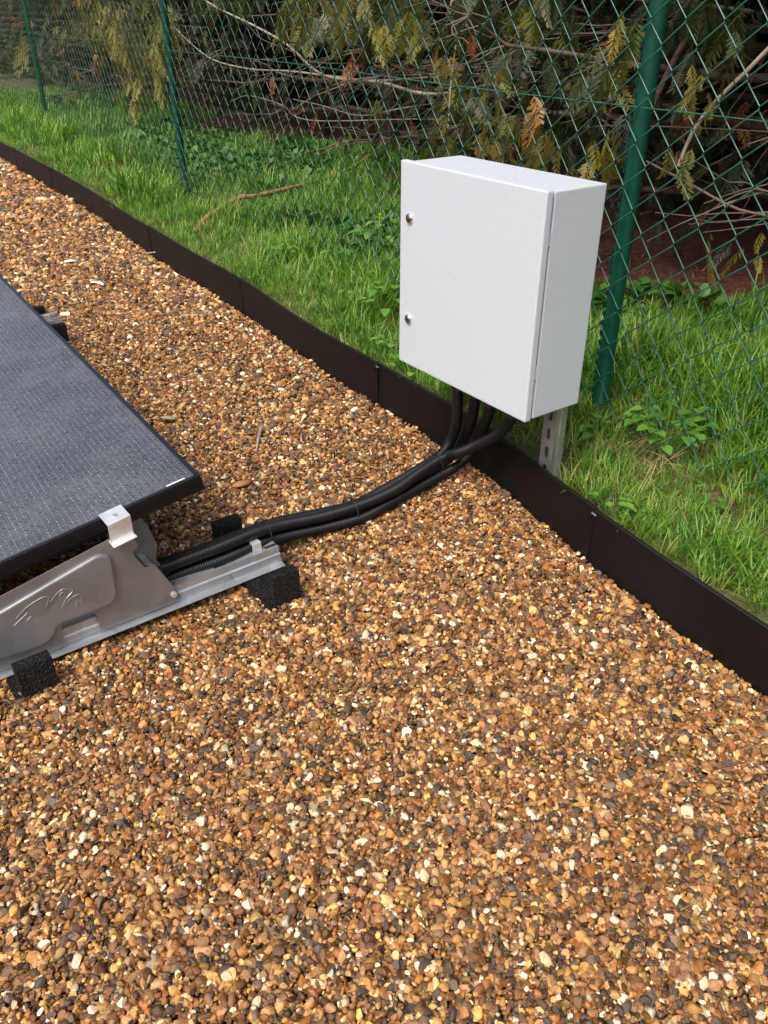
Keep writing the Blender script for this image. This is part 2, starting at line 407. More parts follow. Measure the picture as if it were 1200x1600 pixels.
# ------------------------------------------------------------------ scatter (gravel, grass: nobody could count them)
def scatter(name, pts, rot, scl, idx, coll, label, cat):
    n = len(pts); me = bpy.data.meshes.new(name); me.vertices.add(n)
    me.vertices.foreach_set('co', np.asarray(pts, np.float32).ravel())
    a = me.attributes.new('rot', 'FLOAT_VECTOR', 'POINT'); a.data.foreach_set('vector', np.asarray(rot, np.float32).ravel())
    a = me.attributes.new('scl', 'FLOAT_VECTOR', 'POINT'); a.data.foreach_set('vector', np.asarray(scl, np.float32).ravel())
    a = me.attributes.new('idx', 'INT', 'POINT'); a.data.foreach_set('value', np.asarray(idx, np.int32))
    o = bpy.data.objects.new(name, me); COL.objects.link(o)
    ng = bpy.data.node_groups.new(name + '_nodes', 'GeometryNodeTree')
    ng.interface.new_socket('Geometry', in_out='INPUT', socket_type='NodeSocketGeometry')
    ng.interface.new_socket('Geometry', in_out='OUTPUT', socket_type='NodeSocketGeometry')
    gi, go = ng.nodes.new('NodeGroupInput'), ng.nodes.new('NodeGroupOutput')
    ip = ng.nodes.new('GeometryNodeInstanceOnPoints'); ci = ng.nodes.new('GeometryNodeCollectionInfo')
    ci.inputs['Collection'].default_value = coll; ci.inputs['Separate Children'].default_value = True; ci.inputs['Reset Children'].default_value = True
    def attr(nm, dt):
        q = ng.nodes.new('GeometryNodeInputNamedAttribute'); q.data_type = dt; q.inputs['Name'].default_value = nm; return q.outputs['Attribute']
    er = ng.nodes.new('FunctionNodeEulerToRotation')
    L = ng.links.new
    L(gi.outputs[0], ip.inputs['Points']); L(ci.outputs[0], ip.inputs['Instance']); ip.inputs['Pick Instance'].default_value = True
    L(attr('idx', 'INT'), ip.inputs['Instance Index']); L(attr('rot', 'FLOAT_VECTOR'), er.inputs[0]); L(er.outputs[0], ip.inputs['Rotation'])
    L(attr('scl', 'FLOAT_VECTOR'), ip.inputs['Scale']); L(ip.outputs[0], go.inputs[0])
    md = o.modifiers.new('scatter', 'NODES'); md.node_group = ng
    return tag(o, label, cat, kind='stuff')
def in_view(P, mu=260, mv=220):
    u, v, w = project(P)
    return (w > .05) & (u > -mu) & (u < 1200 + mu) & (v > -mv) & (v < 1600 + mv)

# ================================================================== SETTING
EDGE_PX = [(0, 247), (120, 318), (240, 400), (380, 490), (500, 577), (680, 690), (760, 747), (890, 858), (1000, 945), (1200, 1093)]
EP = [at(u, v, 0)[:2] for u, v in EDGE_PX]
far_dir = (EP[0] - EP[1]) / np.linalg.norm(EP[0] - EP[1])
near_dir = (EP[-1] - EP[-2]) / np.linalg.norm(EP[-1] - EP[-2])
EP = [EP[0] + far_dir * 9, EP[0] + far_dir * 3] + EP + [EP[-1] + near_dir * .8, EP[-1] + near_dir * 2.2]
EDGE = spline(np.array(EP), 700)                        # plan line of the edging, far left -> near right
EDGE_S = np.r_[0, np.cumsum(np.linalg.norm(np.diff(EDGE, axis=0), axis=1))]
ET = np.gradient(EDGE, axis=0); ET /= np.linalg.norm(ET, axis=1)[:, None]
EN = np.stack([-ET[:, 1], ET[:, 0]], 1)                 # towards the lawn
EDGE_TOP = .15
def edge_side(x, y, every=4):
    """signed distance to the edging, + on the lawn side"""
    x, y = np.atleast_1d(x), np.atleast_1d(y); out = np.empty(len(x)); E = EDGE[::every]; Nn = EN[::every]
    for i in range(0, len(x), 20000):
        dx = x[i:i + 20000, None] - E[None, :, 0]; dy = y[i:i + 20000, None] - E[None, :, 1]
        k = np.argmin(dx * dx + dy * dy, 1); r_ = np.arange(len(k))
        out[i:i + 20000] = dx[r_, k] * Nn[k, 0] + dy[r_, k] * Nn[k, 1]
    return out
P1, P2, P3 = at(935, 645, .12), at(291, 306, .12), at(76, 200, .12)
FD = (P1 - P2) / np.linalg.norm(P1 - P2); FN = np.array([-FD[1], FD[0], 0])    # along the fence; away from the camera
def lawn_z(x, y):
    return .122 + .012 * vnoise(x, y, .45, 3) + .008 * vnoise(x, y, .16, 4)
def gravel_z(x, y):
    return .010 * vnoise(x, y, .36, 5) + .005 * vnoise(x, y, .13, 6)

# soil under everything, out to the horizon
S = 150
tag(put('ground', np_mesh('ground', [(-S, -S, -.06), (S, -S, -.06), (S, S, -.06), (-S, S, -.06)], [(0, 1, 2, 3)]), M['soil']), kind='structure')
# gravel bed
ws = np.r_[0, .06, .15, .3, .5, .8, 1.2, 1.8, 2.6, 4, 7, 12, 20]
sel = np.arange(0, 700, 5)
def side_sheet(name, ws, sgn, zf, m):
    V, F = [], []
    for i in sel:
        for w in ws:
            p = EDGE[i] + sgn * EN[i] * w; V.append((p[0], p[1], 0))
    V = np.array(V); V[:, 2] = zf(V[:, 0], V[:, 1]); k = len(ws)
    for i in range(len(sel) - 1):
        for j in range(k - 1):
            q = (i * k + j, i * k + j + 1, (i + 1) * k + j + 1, (i + 1) * k + j); F.append(q if sgn < 0 else q[::-1])
    return tag(put(name, np_mesh(name, V, F), m, smooth=True), kind='structure')
gx, gy = np.meshgrid(np.arange(-9, 3.01, .1), np.arange(-1.5, 16, .1), indexing='ij')
def grid_sheet(name, keep, zf, m):
    z = zf(gx.ravel(), gy.ravel()); V = np.stack([gx.ravel(), gy.ravel(), z], 1)
    a, b_ = gx.shape; I = np.arange(a * b_).reshape(a, b_)
    F = np.stack([I[:-1, :-1], I[1:, :-1], I[1:, 1:], I[:-1, 1:]], -1).reshape(-1, 4)
    F = F[keep(V)[F].all(1)]
    return tag(put(name, np_mesh(name, V, F), m, smooth=True), kind='structure')
grid_sheet('gravel_bed', lambda V: edge_side(V[:, 0], V[:, 1]) < .09, lambda x, y: gravel_z(x, y) - .014, M['bed'])
side_sheet('lawn', np.r_[.001, .03, .08, .16, .3, .5, .8, 1.2, 1.7, 2.3, 3, 4, 6, 10, 18], 1, lawn_z, M['lawn'])
# needle litter beneath the conifers, 1.2 m and more behind the fence
V, F = [], []
ls = np.arange(-34, 5.01, .2); lw = [0, .2, .5, 1, 1.6, 2.4, 4, 8, 14]
for s in ls:
    w0 = 1.25 + .35 * math.sin(s * 1.3) + .25 * math.sin(s * 3.1 + 1) + (.5 if -5.5 < s < -2.5 else 0)
    for w in lw:
        p = P1 + FD * s + FN * (w0 + w); V.append((p[0], p[1], lawn_z(p[0], p[1]) + .004 + min(.03, w * .06)))
V = np.array(V); k = len(lw)
F = [(i * k + j, (i + 1) * k + j, (i + 1) * k + j + 1, i * k + j + 1) for i in range(len(ls) - 1) for j in range(k - 1)]
tag(put('needle_litter', np_mesh('needle_litter', V, F), M['litter'], smooth=True), kind='structure')

# ------------------------------------------------------------------ loose gravel
def hidden_collection(name): return bpy.data.collections.new(name)
def pebble(seed):
    r_ = np.random.default_rng(seed); bm = bmesh.new(); bmesh.ops.create_icosphere(bm, subdivisions=2, radius=1)
    V = np.array([v.co[:] for v in bm.verts])
    for q in range(r_.integers(6, 12)):                 # broken flint: blunt facets
        n = r_.normal(size=3); n /= np.linalg.norm(n); d = r_.uniform(.4, .8)
        h = V @ n - d; V -= np.where(h > 0, h * r_.uniform(.9, 1.0), 0)[:, None] * n
    V += .05 * r_.normal(size=(1, 3)) * np.sin(V @ r_.normal(size=(3, 1)) * 2.5)
    V *= np.array([1.0, r_.uniform(.62, .95), r_.uniform(.4, .72)])
    V /= np.abs(V).max()
    for v, c in zip(bm.verts, V): v.co = c
    me = bpy.data.meshes.new('pebble'); bm.to_mesh(me); bm.free()
    me.polygons.foreach_set('use_smooth', np.ones(len(me.polygons), bool)); me.set_sharp_from_angle(angle=R(34)); me.materials.append(M['stone']); return me
peb = hidden_collection('pebbles')
for i in range(24): peb.objects.link(bpy.data.objects.new('pebble_%02d' % i, pebble(100 + i)))
def jitter_grid(x0, x1, y0, y1, sp, jit=.5):
    X, Y = np.meshgrid(np.arange(x0, x1, sp), np.arange(y0, y1, sp * .92), indexing='ij')
    X = X.ravel() + rng.uniform(-jit, jit, X.size) * sp; Y = Y.ravel() + rng.uniform(-jit, jit, Y.size) * sp
    return X, Y
pts, scs = [], []
for (y0, y1, sp, sz, zoff) in ((.3, 1.2, .0061, .0050, 0), (.3, 1.2, .0088, .0060, -.005), (1.2, 2.3, .0066, .0053, 0), (1.2, 1.8, .0105, .0062, -.005), (2.3, 3.4, .0082, .0064, 0), (3.4, 5.0, .0120, .0092, 0), (5.0, 9.5, .020, .0145, 0)):
    X, Y = jitter_grid(-5.2, 1.4, y0, y1, sp)
    Z = gravel_z(X, Y) + zoff + rng.normal(0, .0032, len(X))
    P = np.stack([X, Y, Z], 1); k = in_view(P); P = P[k]
    k = edge_side(P[:, 0], P[:, 1], 2) < -.004; P = P[k]
    s = sz * np.exp(rng.normal(0, .40, len(P))); s = np.clip(s, sz * .45, sz * 2.2)
    pts.append(P); scs.append(s)
pts = np.vstack(pts); scs = np.concatenate(scs); n = len(pts)
print('pebbles', n)
rot = np.stack([rng.normal(0, .5, n), rng.normal(0, .5, n), rng.uniform(0, 6.283, n)], 1)
scl = scs[:, None] * rng.uniform(.8, 1.2, (n, 3))
scatter('gravel', pts, rot, scl, rng.integers(0, 24, n), peb, 'damp golden brown flint gravel covering the bed', 'gravel')

# ================================================================== LAWN EDGING
def edge_at(s):
    return np.array([np.interp(s, EDGE_S, EDGE[:, 0]), np.interp(s, EDGE_S, EDGE[:, 1])])
def edge_s_of_px(u, v, z=0):
    p = at(u, v, z)[:2]; return EDGE_S[np.argmin(((EDGE - p) ** 2).sum(1))]
joints = [edge_s_of_px(u, v, EDGE_TOP) for u, v in [(29, 232), (82, 262), (148, 296), (242, 352), (383, 436), (588, 568), (925, 795)]]
far = [joints[0] - 1.1 * i for i in range(8, 0, -1)]
cuts = [s for s in far if s > .05] + joints + [EDGE_S[-1]]
edging = empty('lawn_edging', (*edge_at(joints[4]), 0))
tag(edging, 'dark brown metal edging strip between the gravel and the grass', 'edging')
for i in range(len(cuts) - 1):
    s0, s1 = cuts[i] + .0012, cuts[i + 1] - .0012
    ss = np.linspace(s0, s1, 14 if i > 4 else 8); V, F = [], []
    lean = rng.uniform(-.004, .004); dz = rng.uniform(-.002, .002)
    off = .0016 * (i % 2)
    for s in ss:
        p = edge_at(s); k = np.argmin(abs(EDGE_S - s)); nn_ = EN[k]
        wz = .0025 * math.sin(s * 5.1 + i)
        prof = [(-.002 + off, -.05), (-.002 + off + lean * .5, EDGE_TOP - .006 + dz + wz), (-.002 + off + lean * .5 - .002, EDGE_TOP - .003 + dz + wz), (off + lean * .5, EDGE_TOP + dz + wz), (.005 + off + lean * .5, EDGE_TOP - .001 + dz + wz), (.004 + off, -.05)]
        for a_, z in prof: V.append((p[0] + nn_[0] * a_, p[1] + nn_[1] * a_, z))
    k = 6
    for j in range(len(ss) - 1):
        for q in range(k): F.append((j * k + q, (j + 1) * k + q, (j + 1) * k + (q + 1) % k, j * k + (q + 1) % k)[::-1])
    F += [tuple(range(k)), tuple((len(ss) - 1) * k + q for q in range(k))[::-1]]
    put('strip_panel', np_mesh('strip_panel', V, F), M['edging'], edging)
    if i + 1 < len(cuts) - 1:                            # overlap lip and pin at the joint
        s = cuts[i + 1]; p = edge_at(s); k = np.argmin(abs(EDGE_S - s)); t3 = np.array([*ET[k], 0]); n3 = np.array([*EN[k], 0]); o3 = np.array([*p, 0])
        mb = MB(); mb.box(o3 - t3 * .0022 - n3 * .0042, t3 * .0044, n3 * .003, (0, 0, EDGE_TOP - .004)); mb.build('joint_lip', M['edging'], edging, bevel=.001)
        mb = MB(); mb.tube([o3 - n3 * .0105 + (0, 0, .128) - t3 * .012, o3 - n3 * .002 + (0, 0, .128) - t3 * .012], .004, 8); mb.build('pin', M['edging'], edging)
for (u, v) in [(586, 574), (924, 801)]:                   # bright slots in the near strips
    p = at(u, v, EDGE_TOP - .01); s = edge_s_of_px(u, v, EDGE_TOP - .01); k = np.argmin(abs(EDGE_S - s)); t3 = np.array([*ET[k], 0]); n3 = np.array([*EN[k], 0]); o3 = np.array([*edge_at(s), .136])
    mb = MB(); mb.box(o3 - n3 * .0048 - t3 * .007, t3 * .014, n3 * .003, (0, 0, .005)); mb.build('slot_clip', M['galv'], edging, bevel=.0008)

# ================================================================== CHAIN LINK FENCE
fence = empty('chain_link_fence', P1)
tag(fence, 'green coated chain link fence on round green posts behind the cabinet', 'fence')
D12, D23 = np.linalg.norm(P1 - P2), np.linalg.norm(P2 - P3)
FD2 = (P2 - P3) / D23
P0 = P1 + FD * 3.8; P4 = P3 - FD2 * 3.9; P5 = P4 - FD2 * 3.9
def fence_pt(s):
    """s measured from P1, negative to the far left"""
    if s >= -D12: return P1 + FD * s
    return P2 + FD2 * (s + D12)
FTOP = 1.78
for p in (P0, P1, P2, P3, P4, P5):
    mb = MB(); b0 = np.array([p[0], p[1], -.05]); t0 = np.array([p[0], p[1], FTOP + .06])
    mb.tube(np.linspace(b0, t0, 6), .0215, 20); put('post', mb.mesh('post'), M['greencoat'], fence, smooth=True)
    mb = MB(); mb.tube([t0 + (0, 0, d_) for d_ in (0, .012, .02, .024)], [.026, .026, .018, .004], 16); put('post_cap', mb.mesh('post_cap'), M['greencoat'], fence, smooth=True)
    # toothed clip strip welded to the side of the post
    mb = MB(); side = -FD; fr = -FN
    o = b0 + side * .0200 + fr * .002; mb.box(o + (0, 0, .16), side * .006, fr * .004, (0, 0, FTOP - .12))
    for z in np.arange(.2, FTOP - .03, .028):
        mb.box(o + side * .006 + fr * .002 + (0, 0, z), side * .005 + np.array([0, 0, .004]), fr * .006, (0, 0, .011))
    mb.build('clip_strip', M['greencoat'], fence)
WP, WZ, SHEAR = .052, .0505, .18
def wire_mesh(s0, s1, sides, zt):
    Vs, Fs, nn_ = [], [], 0
    k0 = int(math.floor(s0 / WP)); k1 = int(math.ceil(s1 / WP))
    for i in range(k0, k1):
        pts_ = []; z = .135; k = 0; ph = (i % 2)
        while z < zt:
            left = ((k + i) % 2 == 0); sgn = -1 if left else 1
            sc_ = i * WP + sgn * WP * .5
            fr = .0028 * (1 if left else -1)
            for dz, da, dd in ((-.006, -sgn * .0035, -fr), (0, sgn * .0012, 0), (.006, -sgn * .0035, fr)):
                zz = z + dz; s = sc_ + da + SHEAR * (zz - .6)
                s += .004 * math.sin(zz * 9 + i * .35)
                w_ = fence_pt(s); bow = .012 * math.sin(s * 1.1) + .006 * math.sin(s * 3.7 + zz * 2)
                pts_.append((w_[0] - FN[0] * (.027 + dd + bow), w_[1] - FN[1] * (.027 + dd + bow), zz))
            z += WZ; k += 1
        V, F = tube_np(pts_, .0018, sides); Vs.append(V); Fs.append(F + nn_); nn_ += len(V)
    return np_mesh('wire_mesh', np.vstack(Vs), np.vstack(Fs))
for (a, b_, k) in ((-.02, 3.7, 6), (-D12 + .0, -.02, 5), (-D12 - D23, -D12, 4), (-D12 - D23 - 3.9, -D12 - D23, 3)):
    o = put('wire_mesh', wire_mesh(a, b_, k, 1.5 if k > 3 else 1.4), M['greenwire'], fence, smooth=True); o['kind'] = 'stuff'
for z in (.92, 1.55):
    mb = MB(); ss = np.linspace(-D12 - D23 - 3.9, 3.6, 60)
    mb.tube([fence_pt(s) - FN * (.031 + .012 * math.sin(s * 1.1)) + (0, 0, z - .12 + .004 * math.sin(s * 2.2)) for s in ss], .0017, 6); mb.build('tension_wire', M['greenwire'], fence, smooth=True)
for s in np.arange(-3.5, 1.2, .26):
    p = fence_pt(s) - FN * (.031 + .012 * math.sin(s * 1.1)) + (0, 0, .80 + .004 * math.sin(s * 2.2)); mb = MB(); mb.tube([p + FD * q for q in (-.006, 0, .006)], .0032, 6); mb.build('wire_tie', M['greenwire'], fence)

# ================================================================== ELECTRICAL CABINET
ZB = .338
AX = np.array([.581, -.8139, 0]); BX = np.array([.8139, .581, 0])       # along the door to the right / to the back
C0 = at(820, 661, ZB); L0 = at(620, 563, ZB)
W_ = float((C0 - L0) @ AX); CO = C0 - AX * W_                          # front bottom left corner
q = ray(858, 299); HB = CAM_H + q[2] * np.linalg.norm(C0[:2]) / np.linalg.norm(q[:2]) - ZB
Rr = at(908, 634, ZB); DB = float((Rr - C0) @ BX)
print('cabinet', W_, HB, DB)
cab = empty('electrical_cabinet', CO + AX * W_ / 2 + BX * DB / 2)
tag(cab, 'white metal wall-type cabinet with two locks, raised on a steel strut', 'cabinet')
UZ = np.array([0, 0, 1.0])
def cpt(a, b_, z): return CO + AX * a + BX * b_ + UZ * z
mb = MB(); mb.box(cpt(.012, .024, .002), AX * (W_ - .014), BX * (DB - .024), UZ * (HB - .005)); mb.build('case', M['white'], cab, bevel=.003)
mb = MB(); mb.box(cpt(.018, .0165, .01), AX * (W_ - .026), BX * .009, UZ * (HB - .022)); mb.build('door_seal', M['blackhole'], cab)
mb = MB(); mb.box(cpt(0, 0, 0), AX * W_, BX * .0185, UZ * HB); door = mb.build('door', M['white'], cab, bevel=.0035)
mb = MB(); mb.box(cpt(.03, .0192, HB - .0125), AX * (W_ - .06), BX * .006, UZ * .006); mb.build('rain_lip', M['white'], cab, bevel=.001)
for z_px in (341, 498):
    p = on_plane(641 if z_px < 400 else 639, z_px, CO, BX); a_ = (p - CO) @ AX; z = p[2] - ZB
    o3 = cpt(a_, 0, z)
    mb = MB(); mb.tube([o3 + BX * d_ for d_ in (.004, -.003, -.0055, -.0055, -.003)], [.0115, .0115, .0108, .0100, .0097], 24); lk = put('lock', mb.mesh('lock'), M['chrome'], cab, smooth=True)
    mb = MB(); mb.tube([o3 + BX * d_ for d_ in (-.0005, -.0036)], .0096, 20); k = mb.build('keyway', M['blackhole'], lk)
    mb = MB(); mb.tube([o3 + BX * d_ for d_ in (-.0036, -.0052)], [.0026, .0022], 12); mb.build('key_pin', M['chrome'], lk)
mb = MB(); mb.box(cpt(W_ - .003, .019, HB * .2), AX * .0016, BX * .004, UZ * .03); mb.build('hinge', M['white'], cab)
mb = MB(); mb.box(cpt(W_ - .003, .019, HB * .78), AX * .0016, BX * .004, UZ * .03); mb.build('hinge', M['white'], cab)
mb = MB(); mb.box(cpt(.13, .05, -.003), AX * (W_ - .2), BX * .1, UZ * .004); mb.build('gland_plate', M['blackhole'], cab)

def strut(s_in, label):
    """slotted C channel standing behind the cabinet"""
    w, dpt, z0, z1 = .041, .036, -.05, ZB + HB - .05
    o3 = CO + AX * (s_in - w / 2) + BX * (DB + .001); o3[2] = 0
    root = empty('strut_post', o3 + AX * w / 2); tag(root, label, 'strut')
    hs = []
    for zc in np.arange(z0 + .03, z1 - .02, .05):
        hs.append([(w / 2 + .0065 * math.cos(t), zc + (.0085 if math.sin(t) > 0 else -.0085) + .0065 * math.sin(t)) for t in np.linspace(0, 2 * math.pi, 16, endpoint=False)])
    me = plate2d([(0, z0), (w, z0), (w, z1), (0, z1)], hs, .0025); me.transform(frame_matrix(o3 + BX * .0013, AX, UZ, BX)); put('slotted_web', me, M['galv'], root)
    for a_ in (0, w):
        sg = 1 if a_ == 0 else -1
        mb = MB()
        prof = [(0, .0026), (0, .010), (.0022, .012), (.0022, .016), (0, .018), (0, dpt), (.009, dpt), (.009, dpt - .007)]
        th = .0022; n_ = len(prof); V = []
        for z in (z0, z1):
            for (x, y) in prof: V.append(o3 + AX * (a_ + sg * x) + BX * y + UZ * (z - 0))
            for (x, y) in prof: V.append(o3 + AX * (a_ + sg * (x + th)) + BX * (y - (th if y > .03 else 0)) + UZ * z)
        F = []
        for i in range(n_ - 1):
            F += [(i, i + 1, 2 * n_ + i + 1, 2 * n_ + i), (n_ + i, 3 * n_ + i, 3 * n_ + i + 1, n_ + i + 1)]
        F += [(0, 2 * n_, 3 * n_, n_), (n_ - 1, 2 * n_ - 1, 4 * n_ - 1, 3 * n_ - 1)]
        put('channel_side', np_mesh('channel_side', V, F), M['galv'], root)
    return root
strut(W_ - .082, 'slotted galvanised strut under the right end of the white cabinet')

# ================================================================== SOLAR PANEL AND ITS MOUNTS
RZ = .02
RP = at(0, 1060, RZ); RQ = at(435, 886, RZ)
RX = (RQ - RP) / np.linalg.norm(RQ - RP); RN = np.array([-RX[1], RX[0], 0])
def sz(u, v, o_=0.0):
    X = on_plane(u, v, RP + RN * o_, RN); return np.array([(X - RP) @ RX, X[2]])
def rpt(s, n_, z): return np.array([*(RP + RX * s + RN * n_)[:2], z])
K = on_plane(313, 742, RP + RN * .024, RN)
E2 = np.array([-.560, .8285, 0]); E2 /= np.linalg.norm(E2)
e1h = np.array([-E2[1], E2[0], 0]); slope = -.155
E1 = np.array([*e1h[:2], slope]); E1 /= np.linalg.norm(E1)               # from the corner down to the left
E3 = np.cross(E2, E1); E3 = E3 if E3[2] > 0 else -E3
PW, PL, PT = 1.13, 2.30, .036
print('corner', K, RX, E1, E2)
pm = frame_matrix(K, -E1, E2, E3)                                        # local x to the right, y along the long side
panel = empty('solar_panel', K + E1 * PW / 2 + E2 * PL / 2 - E3 * PT)
tag(panel, 'large dark solar panel beaded with rain, tilted on the metal mounts', 'solar panel')
def pbox(mb, x, y, z, dx, dy, dz):
    mb.box(K + E1 * -x + E2 * y + E3 * z, -E1 * dx, E2 * dy, E3 * dz)
me = np_mesh('glass', [(-PW + .009, .009, -.0015), (-.009, .009, -.0015), (-.009, PL - .009, -.0015), (-PW + .009, PL - .009, -.0015), (-PW + .009, .009, -.006), (-.009, .009, -.006), (-.009, PL - .009, -.006), (-PW + .009, PL - .009, -.006)], [(0, 1, 2, 3), (7, 6, 5, 4), (0, 4, 5, 1), (1, 5, 6, 2), (2, 6, 7, 3), (3, 7, 4, 0)])
glass = put('glass', me, M['glass'], panel, local=True)
glass.matrix_parent_inverse = Matrix.Identity(4); glass.matrix_local = world_of(panel).inverted() @ pm
for (x, y, dx, dy) in ((-PW, 0, PW, .010), (-PW, PL - .010, PW, .010), (-PW, .010, .010, PL - .020), (-.010, .010, .010, PL - .020)):
    mb = MB(); pbox(mb, x, y, -PT, dx, dy, PT); fr_ = mb.build('frame_side', M['frame'], panel, bevel=.0012)
    for z in (-.010, -.019, -.028):                                     # drawn ribs of the frame profile
        mb = MB()
        if dx > dy: pbox(mb, x - .001, y - .0012 if y < 1 else y + dy - .001, z, dx + .002, .0022, .003)
        else: pbox(mb, x - .0012 if x < -1 else x + dx - .001, y - .001, z, .0022, dy + .002, .003)
        mb.build('frame_rib', M['frame'], fr_)
mb = MB(); pbox(mb, -.96, .08, -.010, .8, PL - .2, .003); mb.build('backsheet', M['frame'], panel)
mb = MB(); pbox(mb, -.07, .0125, -.0012, .04, .004, .0006); mb.build('label_strip', M['sticker'], panel)

def build_mount():
    root = empty('panel_mount', rpt(.3, .05, 0))
    # --- rail: galvanised hat profile
    prof = [(-.004, .020), (.016, .022), (.018, .040), (.022, .043), (.024, .058), (.055, .058), (.056, .026), (.105, .026), (.106, .058), (.132, .058), (.134, .022), (.154, .020)]
    th = .0018; s0, s1 = -.95, .635; V = []; n_ = len(prof)
    for s in (s0, s1):
        for (a_, z) in prof: V.append(rpt(s, a_, z))
        for (a_, z) in prof: V.append(rpt(s, a_ + (.0008 if a_ < .08 else -.0008), z - th))
    F = []
    for i in range(n_ - 1): F += [(i, i + 1, 2 * n_ + i + 1, 2 * n_ + i), (n_ + i, 3 * n_ + i, 3 * n_ + i + 1, n_ + i + 1)]
    for o_ in (0, 2 * n_): F += [(o_ + i, o_ + n_ + i, o_ + n_ + i + 1, o_ + i + 1) for i in range(n_ - 1)]
    F += [(0, 2 * n_, 3 * n_, n_), (n_ - 1, 2 * n_ - 1, 4 * n_ - 1, 3 * n_ - 1)]
    rail = put('rail', np_mesh('rail', V, F), M['galv'], root)
    for s in (.475, .605):
        mb = MB(); mb.box(rpt(s, .031, .0582), RX * .03, RN * .008, (0, 0, .0008)); mb.build('slot', M['blackhole'], rail)
    mb = MB(); o3 = rpt(.575, .034, .0585)
    mb.box(o3, RX * .022, RN * .004, (0, 0, .018)); mb.box(o3 + RN * .014, RX * .022, RN * .004, (0, 0, .018)); mb.box(o3 + (0, 0, .018), RX * .022, RN * .018, (0, 0, .003))
    mb.build('rail_clip', M['alu'], root, bevel=.0008)
    # --- pressed side plate, traced on the vertical plane of the rail
    o_ = .012
    tl = sz(0, 932, o_); tr = sz(198, 828, o_); sl = (tr - tl)[1] / (tr - tl)[0]; ext = np.array([-.55, tl[1] - sl * (.55 + tl[0])])
    bl = sz(0, 1047, o_); br = sz(281, 937, o_); slb = (br - bl)[1] / (br - bl)[0]; extb = np.array([-.55, bl[1] - slb * (.55 + bl[0])])
    ol = [ext, tl] + [sz(u, v, o_) for u, v in [(196, 829), (203, 832), (216, 853), (206, 864), (226, 887), (241, 881), (283, 931), (281, 937)]] + [bl, extb]
    win = round_poly([sz(u, v, o_) for u, v in [(95, 979), (98, 972), (146, 957), (151, 962), (158, 984), (103, 1007)]], .003)
    me = plate2d(round_poly(ol, .004, 3), [win], .002); PMAT = frame_matrix(rpt(0, o_, 0), RX, UZ, -RN)
    me.transform(PMAT); plate = put('side_plate', me, M['plate'], root)
    em = [sz(u, v, o_) for u, v in [(-90, 1006), (0, 957), (152, 868), (168, 869), (177, 925), (172, 938), (98, 966), (84, 974), (78, 992), (64, 1003), (0, 1023), (-90, 1052)]]
    me = plate2d(round_poly(em, .018, 6), [], .006, .0055, 5); me.transform(frame_matrix(rpt(0, o_ - .001, 0), RX, UZ, -RN)); put('pressed_field', me, M['plate'], plate, smooth=False)
    mb = MB()
    for ln in [[(150, 395), (250, 290), (380, 205), (440, 190), (455, 215), (430, 295)], [(470, 240), (530, 165), (590, 120), (640, 125), (680, 125), (670, 150), (620, 210), (575, 300)], [(600, 270), (680, 195), (740, 170), (770, 190), (765, 260)], [(710, 285), (725, 240)], [(130, 465), (255, 345)], [(255, 415), (290, 375)], [(555, 185), (575, 155), (600, 145)]]:
        Q = [np.array([*sz(u / 6, 900 + v / 6, o_ - .009)]) for u, v in ln]
        Q = spline(np.array(Q), 4 * len(Q)) if len(Q) > 2 else np.array(Q)
        mb.tube([rpt(s, o_ - .0102, z) for s, z in Q], .0006, 5)
    mb.build('pressed_emblem', M['galv'], plate)
    for u, v in [(189, 844), (271, 928)]:
        s, z = sz(u, v, o_); mb = MB(); mb.tube([rpt(s, o_ - d_, z) for d_ in (.001, .005, .0062)], [.007, .007, .003], 10); bo = mb.build('bolt', M['alu'], root)
    # end sheet folded back from the slanted edge
    def edge_strip(pix, n0, n1, nm, m_):
        Q = [sz(u, v, o_) for u, v in pix]; V = [rpt(s, n0, z) for s, z in Q] + [rpt(s, n1, z) for s, z in Q]
        V += [v + np.array([0, 0, -.002]) - RX * .001 for v in V]; k = len(Q); F = []
        for i in range(k - 1):
            F += [(i, i + 1, k + i + 1, k + i), (2 * k + i, 3 * k + i, 3 * k + i + 1, 2 * k + i + 1)]
        put(nm, np_mesh(nm, V, F), m_, root)
    edge_strip([(203, 832), (216, 853)], o_ + .001, .062, 'end_sheet', M['galv'])
    edge_strip([(241, 881), (283, 931)], o_ + .012, .046, 'end_sheet', M['galv'])
    mb = MB()      # inner wall of the bracket, set back behind the side plate
    Q = [sz(u, v, .06) for u, v in [(196, 812), (213, 800), (231, 822), (246, 852), (243, 874), (264, 896), (284, 930), (268, 936), (205, 905)]]
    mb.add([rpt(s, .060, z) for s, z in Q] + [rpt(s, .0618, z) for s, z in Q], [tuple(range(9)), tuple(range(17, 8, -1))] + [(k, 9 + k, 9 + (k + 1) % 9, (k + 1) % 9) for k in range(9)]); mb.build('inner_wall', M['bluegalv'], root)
    s, z = sz(232, 868, o_); mb = MB(); mb.box(rpt(s - .010, .012, z - .018), RX * .018 + UZ * -.012, RN * .048, UZ * .0018); mb.build('cross_tab', M['galv'], root)
    s, z = sz(208, 834, o_); mb = MB(); mb.tube([rpt(s, .03, z - .002), rpt(s, .03, z + .006)], .005, 10); mb.build('bolt', M['chrome'], root)
    # clamp holding the panel edge
    a0, z0 = sz(168, 830, .004); a1, z1 = sz(203, 812, .004)
    top = lambda s: K[2] + (s - (K - RP) @ RX) * (-slope) + .001
    cl = empty('clamp', rpt(a0, .01, z0)); cl.parent = root; cl.matrix_local = world_of(root).inverted() @ Matrix.Translation(Vector(rpt(a0, .01, z0)))
    ex = RX * (a1 - a0) + UZ * (top(a1) - top(a0))
